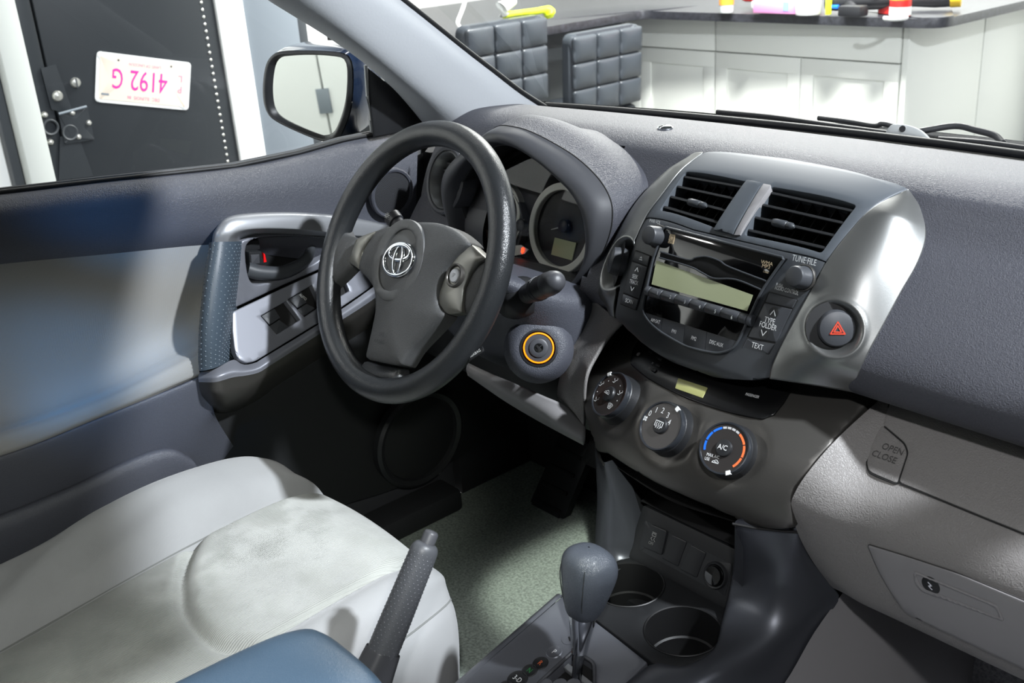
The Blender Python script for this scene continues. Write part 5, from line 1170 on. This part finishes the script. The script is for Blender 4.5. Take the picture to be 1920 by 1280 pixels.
loft('lever_base', [[gb+bd*s+np.array([1, 0, 0])*a*np.sign(math.cos(q))*abs(math.cos(q))**.6+sd*b*np.sign(math.sin(q))*abs(math.sin(q))**.6+np.array([0, 0, 0]) for q in np.linspace(0, 2*math.pi, 29)[:-1]] for s, a, b in ((0, .0155, .0172), (.004, .0158, .0178), (.03, .017, .021), (.07, .019, .026), (.12, .02, .03))], DARKS, pk, nu=44, nv=6, closed=True, ang=180)

# armrest lid of the console box
BLUE = mat('armrest_vinyl_bluelit', (62, 82, 100), .45, grain=('leather', 420, .2))  # dark grey vinyl with the blue light on it put into the colour
ar = []
for y, w, zt, zb in ((-.338, .02, -.235, -.262), (-.340, .05, -.218, -.28), (-.350, .068, -.200, -.30), (-.368, .078, -.190, -.31), (-.42, .083, -.184, -.31), (-.55, .085, -.182, -.31), (-.70, .085, -.182, -.31)):
    zt, zb = zt-.031, zb-.031; zc_, hh_ = (zt+zb)/2, (zt-zb)/2
    ar.append([(-.022+w*np.sign(math.cos(q))*abs(math.cos(q))**.55, y, zc_+hh_*np.sign(math.sin(q))*abs(math.sin(q))**.55) for q in np.linspace(0, 2*math.pi, 41)[:-1]])
o = loft('armrest_lid', ar, BLUE, None, nu=60, nv=8, closed=True, ang=180, cap=True)
tag(o, 'rounded dark grey armrest lid, blue light put into its colour, at the bottom edge behind the parking brake', 'armrest')
box('console_box', (-.095, -.74, -.46), (.055, -.36, -.345), BLACKM, cc, .01)

# footwell: left foot rest, pedals, passenger carpet
fr2 = thing('foot_rest', 'dim carpeted foot rest pad at the far left of the driver footwell', 'foot rest', (-.54, .42, -.60))
FRP = Pl(P(1045, 905, y=.40), (1, 0, 0), (0, .55, .83))
solid('pad', rp([(-.05, -.075), (.04, -.075), (.045, .09), (-.04, .09)], .012), FRP, -.02, 0, BLACK, fr2, r=.004, sp=.03)
for k in range(4): solid('rib', rp([(-.035, -.05+k*.035), (.032, -.05+k*.035), (.032, -.042+k*.035), (-.035, -.042+k*.035)], .002), FRP, 0, .003, BLACKM, fr2, r=.001)
for x, nm, lab in ((-.42, 'brake_pedal', 'dark brake pedal in the driver footwell'), (-.25, 'accelerator_pedal', 'dark narrow accelerator pedal beside the console in the driver footwell')):
    pd = thing(nm, lab, 'pedal', (x, .44, -.5))
    pp = Pl((x, .42, -.48), (1, 0, 0), (0, .5, .86)); w = .055 if x < -.3 else .028; hgt = .03 if x < -.3 else .07
    solid('pad', rp([(-w, -hgt), (w, -hgt), (w, hgt), (-w, hgt)], .008), pp, 0, .012, BLACKM, pd, r=.003)
    tube('arm', [pp.pt(0, 0, 0), pp.pt(0, .02, -.04), (x, .46, -.30), (x, .47, -.22)], .009, BLACKM, pd)
o = loft('carpet', [[(.17, -.6, -.612), (.45, -.6, -.612), (.70, -.6, -.612)], [(.19, .2, -.612), (.45, .2, -.612), (.70, .2, -.612)], [(.2, .38, -.60), (.45, .38, -.60), (.68, .38, -.60)], [(.2, .47, -.40), (.45, .47, -.40), (.68, .47, -.40)]], CARPP, None, nu=40, nv=10, ang=180)
o.name = 'floor_passenger'; tag(o, kind='structure')

# ================================================================== OUTSIDE THE WINDSCREEN: cowl, bonnet, wipers
bn = thing('bonnet', 'dark blue bonnet edge seen beyond the base of the windscreen', 'car bonnet', (0, 1.1, -.2))
loft('panel', [[(-.75, .70, .030), (-.4, .76, .052), (0, .78, .060), (.4, .76, .056), (.75, .70, .03)], [(-.72, .95, -.03), (-.4, 1.0, -.005), (0, 1.02, .0), (.4, 1.0, -.005), (.72, .95, -.03)], [(-.66, 1.3, -.14), (-.4, 1.4, -.12), (0, 1.43, -.12), (.4, 1.4, -.12), (.66, 1.3, -.14)], [(-.6, 1.5, -.30), (-.4, 1.6, -.30), (0, 1.63, -.3), (.4, 1.6, -.30), (.6, 1.5, -.30)]], BODY, bn, nu=40, nv=6, ang=180)
loft('cowl', [[(-.72, .56, .085), (-.4, .62, .085), (0, .64, .086), (.4, .62, .085), (.72, .56, .085)], [(-.72, .60, .05), (-.4, .66, .052), (0, .69, .056), (.4, .66, .055), (.72, .60, .05)], [(-.72, .70, .02), (-.4, .76, .03), (0, .78, .03), (.4, .76, .03), (.72, .70, .02)]], BLACKM, bn, nu=40, nv=4, ang=180)
wp = thing('windscreen_wiper', 'black wiper arm lying along the outside of the windscreen base', 'wiper', (-.05, .64, .09))
W_ = lambda L, y: [P(a, b, y=y+(c if True else 0)) for a, b, c in L]
tube('wiper_arm', cr(W_([(1535, 221, .06), (1590, 228, .055), (1640, 236, .05), (1655, 232, .045), (1680, 238, .04), (1720, 250, .03)], .60), 5), [.004]*26, BLACK, wp, n=10)
tube('wiper_blade', cr(W_([(1345, 210, .03), (1450, 220, .03), (1560, 236, .03), (1680, 252, .03)], .60), 5), .0045, RUB, wp, n=8)
wp = thing('windscreen_wiper', 'black wiper arm at the right end of the windscreen base, beyond the grey tab', 'wiper', (.12, .66, .09))
tube('wiper_arm', cr(W_([(1725, 246, .04), (1790, 236, .06), (1830, 244, .06), (1865, 254, .06), (1880, 268, .05)], .60), 5), [.0045]*21, BLACK, wp, n=10)
tube('wiper_blade', cr(W_([(1760, 262, .03), (1840, 268, .03), (1920, 279, .03), (2000, 292, .03)], .60), 5), .005, RUB, wp, n=8)
TB = Pl(P(1705, 250, y=.585), (1, .05, 0), (0, .25, 1))
tb = solid('cowl_tab', cr(TB.pxs([(1664, 256), (1672, 236), (1690, 233), (1712, 237), (1732, 247), (1745, 265), (1705, 262)]), 4, True), TB, 0, .006, mat('tab_grey', (150, 152, 152), .6), None, r=.002, sp=.02)
tag(tb, 'small light grey plastic tab with a black hole at the windscreen base', 'plastic tab')
lathe('hole', [(.0045, .006), (.004, .0066), (0, .0064)], TB, TB.px(1696, 242), VOID, tb, 20)

# ================================================================== GARAGE
WHT = mat('white_wall', (236, 238, 236), .7)
GFL = mat('garage_concrete', (96, 97, 97), .6, var=.12, varscale=4)
o = box('floor_garage', (-5, -4, -1.10), (4, 5, -1.03), GFL, None, 0); tag(o, kind='structure')
GRW = mat('grey_wall', (70, 71, 72), .8)
o = box('ceiling_garage', (-5, -4, 1.9), (4, 5, 2.0), GRW, None, 0); tag(o, kind='structure')
o = box('wall_left', (-2.80, -4, -1.03), (-2.695, 1.33, 1.9), WHT, None, 0); tag(o, kind='structure')
o = box('wall_front', (-5, 4.3, -1.03), (4, 4.4, 1.9), WHT, None, 0); tag(o, kind='structure')
o = box('wall_right', (3.6, -4, -1.03), (3.7, 5, 1.9), GRW, None, 0); tag(o, kind='structure')
o = box('wall_back', (-5, -4.1, -1.03), (4, -4, 1.9), GRW, None, 0); tag(o, kind='structure')
o = box('wall_far_left', (-4.9, 1.33, -1.03), (-4.8, 4.4, 1.9), WHT, None, 0); tag(o, kind='structure')
JG = mat('jamb_grey', (196, 200, 196), .5); PG = mat('post_grey', (118, 126, 134), .5); DG_ = mat('strip_dark', (60, 64, 68), .5)
for i, (y0, y1, m, x1) in enumerate(((.195, .268, JG, -2.60), (.165, .195, DG_, -2.655), (.888, .985, WHT, -2.62), (.985, 1.19, PG, -2.64), (1.19, 1.235, DG_, -2.66))):
    o = box('trim_%d' % (5+i), (-2.70, y0, -1.03), (x1, y1, 1.9), m, None, .004); tag(o, kind='structure')
BD = mat('black_cabinet_paint', (40, 44, 48), .38, grain=('noise', 60, .04))
bd = thing('metal_cabinet', 'tall black metal cabinet with a rivet row and latch outside the driver window', 'cabinet', (-2.66, .58, -1.03))
box('door', (-2.693, .324, -1.0), (-2.63, .886, 1.6), BD, bd, .004); box('door', (-2.693, .270, -1.0), (-2.634, .319, 1.6), BD, bd, .004)
ST = mat('rivet_steel', (206, 206, 200), .3, metal=.8)
LW = Pl((-2.63, .6, 0), (0, 1, 0), (0, 0, 1))     # the face of the black cabinet, seen from the car
rivet = None
for k in range(-8, 34):
    y, z = .8435, .188-k*.0224
    if rivet is None:
        rivet = lathe('rivet', [(.0052, 0), (.0048, .0016), (.0025, .003), (0, .0033)], LW, (y-.6, .188-(-8)*.0224), ST, bd, 10)
    else:
        c = rivet.copy(); COL.objects.link(c); c.location = Vector((0, 0, -(k+8)*.0224)); ORG[c.name] = org(bd)
def lw(x, y, h=0): return LW.px(x, y, h)
solid('latch_plate', LW.pxs([(76, 128), (104, 121), (136, 208), (120, 212), (96, 205), (84, 160)]), LW, 0, .004, BD, bd, r=.001)
lbk = solid('latch_body', rp(LW.pxs([(108, 211), (162, 199), (176, 262), (120, 270)]), .006), LW, 0, .008, BD, bd, r=.002)
solid('latch_arm', LW.pxs([(112, 256), (146, 252), (175, 330), (110, 338)]), LW, 0, .003, BD, bd, r=.001)
for x, y, r_ in ((141, 155, .0155), (107, 180, .0165)): lathe('bolt', [(r_, 0), (r_*.98, .006), (r_*.75, .011), (0, .013)], LW, lw(x, y), ST, bd, 24)
solid('bolt_slot', [(lw(141, 155)[0]-.002, lw(141, 155)[1]-.014), (lw(141, 155)[0]+.002, lw(141, 155)[1]-.014), (lw(141, 155)[0]+.002, lw(141, 155)[1]+.014), (lw(141, 155)[0]-.002, lw(141, 155)[1]+.014)], LW, .011, .0135, DG_, bd, r=0)
for x, y in ((134, 211), (165, 230), (146, 256), (83, 215), (94, 266)): lathe('bolt', [(.0095, .0), (.009, .006), (.006, .012), (0, .0135)], LW, lw(x, y), ST, bd, 18)
for x, y in ((94, 238), (130, 248)): lathe('latch_ring', [(.024, 0), (.024, .008), (.022, .010), (.018, .008), (.018, 0)], LW, lw(x, y), DG_, bd, 28)
tube('latch_bar', [LW.pt(*lw(108, 213), .010), LW.pt(*lw(160, 199), .010)], .004, PG, bd, n=8)
# white double door cabinet behind the car: what the door mirror shows
wc = thing('storage_cabinet', 'white double-door cabinet behind the car, seen only in the door mirror', 'cabinet', (-1.9, -3.1, -1.03))
box('cabinet_door', (-2.62, -3.2, -1.0), (-1.936, -3.0, 1.2), WHT, wc, .004); box('cabinet_door', (-1.926, -3.2, -1.0), (-.9, -3.0, 1.2), WHT, wc, .004)
box('hinge', (-1.965, -2.998, -.72), (-1.90, -2.99, -.60), PG, wc, .001)
# licence plate fixed upside down on the cabinet
PA, PB, PC_, PD_ = [np.array(LW.px(*q)) for q in ((190, 100), (352, 120), (343, 203), (184, 187))]
pc = (PA+PB+PC_+PD_)/4; ud = -(PB-PA)/np.linalg.norm(PB-PA)   # upside down: its own right is our left
PLT = Pl(LW.pt(*pc, .004), LW.u*ud[0]+LW.v*ud[1], LW.u*ud[1]*0+LW.v*-1+LW.u*.15)
PLT = Pl(PLT.o, -LW.u*abs(ud[0])-LW.v*ud[1]*-1, -LW.v)
PLT = Pl(LW.pt(*pc, .004), LW.u*ud[0]+LW.v*ud[1], LW.u*ud[1]-LW.v*ud[0]*-1)
lic = thing('licence_plate', 'white and cream licence plate with pink characters hung upside down on the black cabinet', 'licence plate', LW.pt(*pc, .004))
PW, PH = .152, .076
pl_o = rp([(-PW, -PH), (PW, -PH), (PW, PH), (-PW, PH)], .014)
solid('plate', pl_o, PLT, -.002, .0012, mat('plate_white', (214, 216, 216), .5), lic, r=.001)
solid('panel', rp([(-PW+.011, -PH+.010), (PW-.011, -PH+.010), (PW-.011, PH-.010), (-PW+.011, PH-.010)], .006), PLT, .0008, .0016, mat('plate_cream', (214, 202, 188), .6), lic, r=.0003)
PK1 = mat('pink_print', (216, 40, 150), .6); PK2 = mat('pale_pink_print', (222, 130, 164), .6)
pt_ = PLT.at(.0016)
text('4192', pt_, -.014, -.004, .088, PK1, lic, sx=.70, h=.0006); text('G', pt_, .086, -.004, .088, PK1, lic, sx=.60, h=.0006)
text('P', pt_, -.118, .012, .030, PK2, lic, sx=1.0, h=.0006); text('L', pt_, -.118, -.022, .030, PK2, lic, sx=1.0, h=.0006)
text('DEC  ILLINOIS  86', pt_, .0, .052, .015, PK2, lic, sx=.9, h=.0006); text('LAND OF LINCOLN', pt_, .0, -.049, .013, PK2, lic, sx=.9, h=.0006)
for a, b in ((-.085, -.056), (.085, -.056)): lathe('mount_hole', [(.0035, .0), (0, .0004)], pt_, (a, b), DG_, lic, 12)
solid('sticker', [(.110, .047), (.134, .047), (.134, .053), (.110, .053)], pt_, 0, .0005, PG, lic, r=0)

# white kitchen-style base cabinets under a dark counter
CW = mat('cabinet_white', (232, 234, 228), .5); CWD = mat('cabinet_gap', (150, 152, 146), .7)
def cabinet(x0, x1, label):
    t = thing('base_cabinet', label, 'cabinet', ((x0+x1)/2, 3.5, -1.03), 'white base cabinets')
    box('carcass', (x0+.001, 3.215, -1.03), (x1-.001, 3.82, -.116), CWD, t, .002)
    box('drawer_front', (x0+.003, 3.195, -.262), (x1-.003, 3.215, -.120), CW, t, .002)
    xm = (x0+x1)/2
    for a, b in ((x0+.003, xm-.002), (xm+.002, x1-.003)):
        d = box('cabinet_door', (a, 3.203, -.93), (b, 3.215, -.268), CW, t, .002)
        for lo_, hi_ in (((a, 3.194, -.335), (b, 3.204, -.268)), ((a, 3.194, -.93), (b, 3.204, -.863)), ((a, 3.194, -.863), (a+.062, 3.204, -.335)), ((b-.062, 3.194, -.863), (b, 3.204, -.335))): box('door_rail', lo_, hi_, CW, d, .0015)
    box('toe_kick', (x0+.001, 3.24, -1.03), (x1-.001, 3.26, -.94), CWD, t, 0)
cabinet(-2.445, -1.527, 'white base cabinet beside the counter corner, seen through the windscreen')
cabinet(-3.365, -2.447, 'white base cabinet left of the corner one, half hidden behind the bar stools')
ep = thing('cabinet_end_panel', 'pale side panel at the right end of the white cabinets', 'cabinet panel', (-1.51, 3.7, -1.03))
box('panel', (-1.525, 3.20, -1.03), (-1.500, 3.80, -.116), CW, ep, .003); box('panel', (-1.525, 3.808, -1.03), (-1.500, 4.29, -.116), CW, ep, .003)
CTM = mat('dark_stone', (34, 35, 40), .4, grain=('noise', 300, .03), var=.6, varscale=60)
co = rp([(-1.33, 3.12), (-1.33, 4.28), (-4.2, 4.28), (-4.2, 1.9), (-2.76, 1.9), (-2.76, 3.06)], [.09, .01, .01, .01, .08, .06])
ctp = solid('countertop', co, Pl((0, 0, -.075), (1, 0, 0), (0, 1, 0)), -.04, 0, CTM, None, r=.006, sp=.4)
tag(ctp, 'dark speckled stone countertop with a rounded corner over the white cabinets', 'countertop')
pn = box('bar_counter', (-4.1, 2.0, -1.03), (-3.02, 3.19, -.116), mat('bar_dark', (84, 88, 90), .6), None, .005); tag(pn, 'dark base of the bar counter behind the black stools', 'bar')
# tufted bar stools
TUF = mat('stool_leather', (52, 57, 63), .36, grain=('leather', 150, .2))
def stool(x, y, ztop, label, w=.43):
    t = thing('bar_stool', label, 'bar stool', (x-.16, y, -1.03), 'black tufted bar stools')
    hgt = .34; sp_ = Pl((x, y, ztop-hgt/2), (0, 1, 0), (0.05, 0, 1))
    solid('backrest', rp([(-w/2, -hgt/2), (w/2, -hgt/2), (w/2, hgt/2), (-w/2, hgt/2)], .04), sp_, -.05, 0, TUF, t, r=.015, sp=.05)
    for i in range(3):
        for j in range(3):
            a0, a1 = -w/2+.006+i*(w-.012)/3, -w/2+.006+(i+1)*(w-.012)/3; b0, b1 = -hgt/2+.006+j*(hgt-.012)/3, -hgt/2+.006+(j+1)*(hgt-.012)/3
            sheet('tuft', densify(rp([(a0+.002, b0+.002), (a1-.002, b0+.002), (a1-.002, b1-.002), (a0+.002, b1-.002)], .014), .02), sp_.at(.012), TUF, t, r=.006, depth=.008, sp=.02, dome=.010, ang=180)
    box('seat', (x-.44, y-w/2+.01, ztop-hgt-.09), (x+.0, y+w/2-.01, ztop-hgt+.005), TUF, t, .04)
    zz = Pl((x-.2, y, -1.03), (1, 0, 0), (0, 1, 0)); top = ztop-hgt-.09+1.03
    lathe('column', [(.20, .0), (.20, .012), (.06, .03), (.028, .04), (.028, top)], zz, (0, 0), CHROME, t, 28)
    tube('foot_ring', [zz.pt(.17+.13*math.cos(a), .13*math.sin(a), .35) for a in np.linspace(0, 2*math.pi, 25)[:-1]], .011, CHROME, t, closed=True, n=8)
stool(-2.55, 2.045, -.002, 'black tufted bar stool nearest the windscreen pillar, taller of the two')
stool(-2.55, 2.60, -.10, 'black tufted bar stool between the taller stool and the white cabinets')
# things on the counter
def P2(px, py, y): return P(px, py, y=y)
cz = -.075
YEL = mat('neon_yellow', (226, 244, 40), .45)
yk = thing('cleaning_brush', 'neon yellow handled brush with white bristles lying over the taller bar stool', 'brush', (-2.6, 2.1, .01))
ya, yb = P(945, 28, x=-2.62), P(1026, 19, x=-2.62)
tube('handle', cr([ya, ya*.7+yb*.3, ya*.3+yb*.7, yb, yb+np.array([0, .012, -.03])], 6), np.interp(np.linspace(0, 1, 25), [0, .2, .7, .85, 1], [.016, .012, .014, .028, .016]), YEL, yk, n=14)
tube('bristles', [ya, ya+np.array([0, -.01, .03]), ya+np.array([0, .06, .045])], [.022, .028, .012], mat('bristle_white', (240, 242, 236), .8), yk, n=12)
cbl = tube('power_cable', cr([P(862, 52, x=-2.7), P(858, 42, x=-2.72), P(866, 20, x=-2.76), P(872, 0, x=-2.8), P(874, -30, x=-2.84)], 6), .008, WHT, None, n=10); tag(cbl, 'white cable hanging above the taller bar stool', 'cable')
def bottle(name, label, cat, x, y, r_, h, body, capm, capr=.5, caph=.2):
    t = thing(name, label, cat, (x, y, cz)); pl = Pl((x, y, cz), (1, 0, 0), (0, 1, 0))
    lathe('body', [(r_*.96, 0), (r_, .006), (r_, h*.72), (r_*.8, h*.86), (r_*capr, h*.92), (r_*capr, h)], pl, (0, 0), body, t, 24)
    lathe('cap', [(r_*capr*1.1, h*(1-caph*.3)), (r_*capr*1.1, h*(1+caph)), (r_*capr*.8, h*(1+caph)+.006), (0, h*(1+caph)+.006)], pl, (0, 0), capm, t, 20); return t, pl
O_ = mat('orange_plastic', (255, 150, 50), .45); RD = mat('red_paint', (214, 40, 36), .4); CLR = mat('clear_grey', (200, 206, 206), .3); PNK = mat('pink_pack', (226, 150, 200), .5); BLKT = mat('tool_black', (30, 31, 34), .4)
def xz(px, py): q = P(px, py, z=cz); return q
q = xz(1362, 23); bottle('spray_bottle', 'clear spray bottle with an orange top standing on the counter', 'bottle', q[0], q[1], .03, .05, CLR, O_, .95, 1.2)
rt_ = thing('power_tool', 'red tool case standing on the counter beside the pink box', 'tool', (*xz(1430, 24)[:2], cz)); q = xz(1430, 24)
box('body', (q[0]-.19, q[1]+.085, cz+.03), (q[0]+.17, q[1]+.20, cz+.12), RD, rt_, .02); box('foot', (q[0]-.13, q[1]+.09, cz), (q[0]-.06, q[1]+.17, cz+.04), CLR, rt_, .006); box('foot', (q[0]+.05, q[1]+.09, cz), (q[0]+.12, q[1]+.17, cz+.04), CLR, rt_, .006)
q = xz(1456, 26); pb_ = thing('carton', 'pink carton with a blue mark on the counter', 'box', (q[0], q[1], cz)); box('body', (q[0]-.12, q[1], cz), (q[0]+.10, q[1]+.08, cz+.06), PNK, pb_, .003); box('printed_mark', (q[0]+.03, q[1]-.0015, cz+.012), (q[0]+.06, q[1]+.002, cz+.048), mat('pale_blue_print', (130, 150, 220), .5), pb_, 0)
q = xz(1515, 27); bottle('plastic_jar', 'white plastic jar on the counter left of the yellow tube', 'jar', q[0], q[1], .05, .10, WHT, CLR, .8, .2)
q = xz(1553, 27); bottle('glue_tube', 'thin neon yellow tube standing on the counter', 'tube', q[0], q[1], .012, .09, YEL, YEL, .6, .2)
q = xz(1590, 26); dl_ = thing('cordless_drill', 'black cordless drill with blue and yellow details lying on the counter', 'drill', (q[0], q[1], cz))
tube('body', [(q[0]-.10, q[1], cz+.04), (q[0]-.02, q[1]+.02, cz+.045), (q[0]+.13, q[1]+.05, cz+.05), (q[0]+.17, q[1]+.06, cz+.05)], [.03, .038, .034, .015], BLKT, dl_, n=16); tube('handle', [(q[0]-.02, q[1]+.02, cz+.04), (q[0]+.05, q[1]-.04, cz+.022)], .02, BLKT, dl_, n=12); box('battery', (q[0]+.01, q[1]-.09, cz), (q[0]+.11, q[1]-.03, cz+.04), BLKT, dl_, .006); box('blue_band', (q[0]-.07, q[1]-.03, cz+.02), (q[0]-.03, q[1]-.012, cz+.035), BLUEP, dl_, .004); box('yellow_band', (q[0]+.04, q[1]+.0, cz+.076), (q[0]+.12, q[1]+.03, cz+.09), mat('yellow_plastic', (240, 200, 40), .5), dl_, .004)
q = xz(1650, 27); bx_ = thing('tape_roll', 'small red roll of tape on the counter behind the drill', 'tape', (q[0], q[1], cz)); lathe('roll', [(.02, 0), (.04, 0), (.04, .03), (.02, .03), (.02, 0)], Pl((q[0], q[1]+.06, cz+.0), (1, 0, 0), (0, 1, 0)), (0, 0), RD, bx_, 28)
q = xz(1682, 31); cn_, cp_ = bottle('spray_can', 'red and white spray can at the counter corner', 'can', q[0], q[1]+.02, .040, .17, RD, WHT, .7, .12); lathe('white_band', [(.0405, .004), (.0405, .035)], cp_, (0, 0), WHT, cn_, 24); lathe('orange_band', [(.0405, .06), (.0405, .085)], cp_, (0, 0), O_, cn_, 24)
q = xz(1745, 22); gd_ = thing('angle_grinder', 'black grinder with a yellow end lying past the spray can on the counter', 'grinder', (q[0], q[1], cz))
tube('body', [(q[0]-.14, q[1]+.02, cz+.035), (q[0]-.02, q[1]+.06, cz+.04), (q[0]+.06, q[1]+.09, cz+.045)], [.02, .032, .034], BLKT, gd_, n=16); tube('yellow_cap', [(q[0]+.035, q[1]+.08, cz+.044), (q[0]+.07, q[1]+.095, cz+.045)], .036, MATS['yellow_plastic'], gd_, n=16); tube('side_handle', [(q[0]-.12, q[1]+.02, cz+.03), (q[0]-.15, q[1]-.05, cz+.02)], .013, BLKT, gd_, n=10)
q = xz(1672, 39); cpc = tube('hook', cr([(q[0]-.03, q[1], cz+.008), (q[0], q[1]-.01, cz+.008), (q[0]+.03, q[1]+.0, cz+.008), (q[0]+.035, q[1]+.04, cz+.008), (q[0]+.01, q[1]+.05, cz+.008)], 5), .008, WHT, None, n=8); tag(cpc, 'small white hook at the counter edge by the spray can', 'hook')
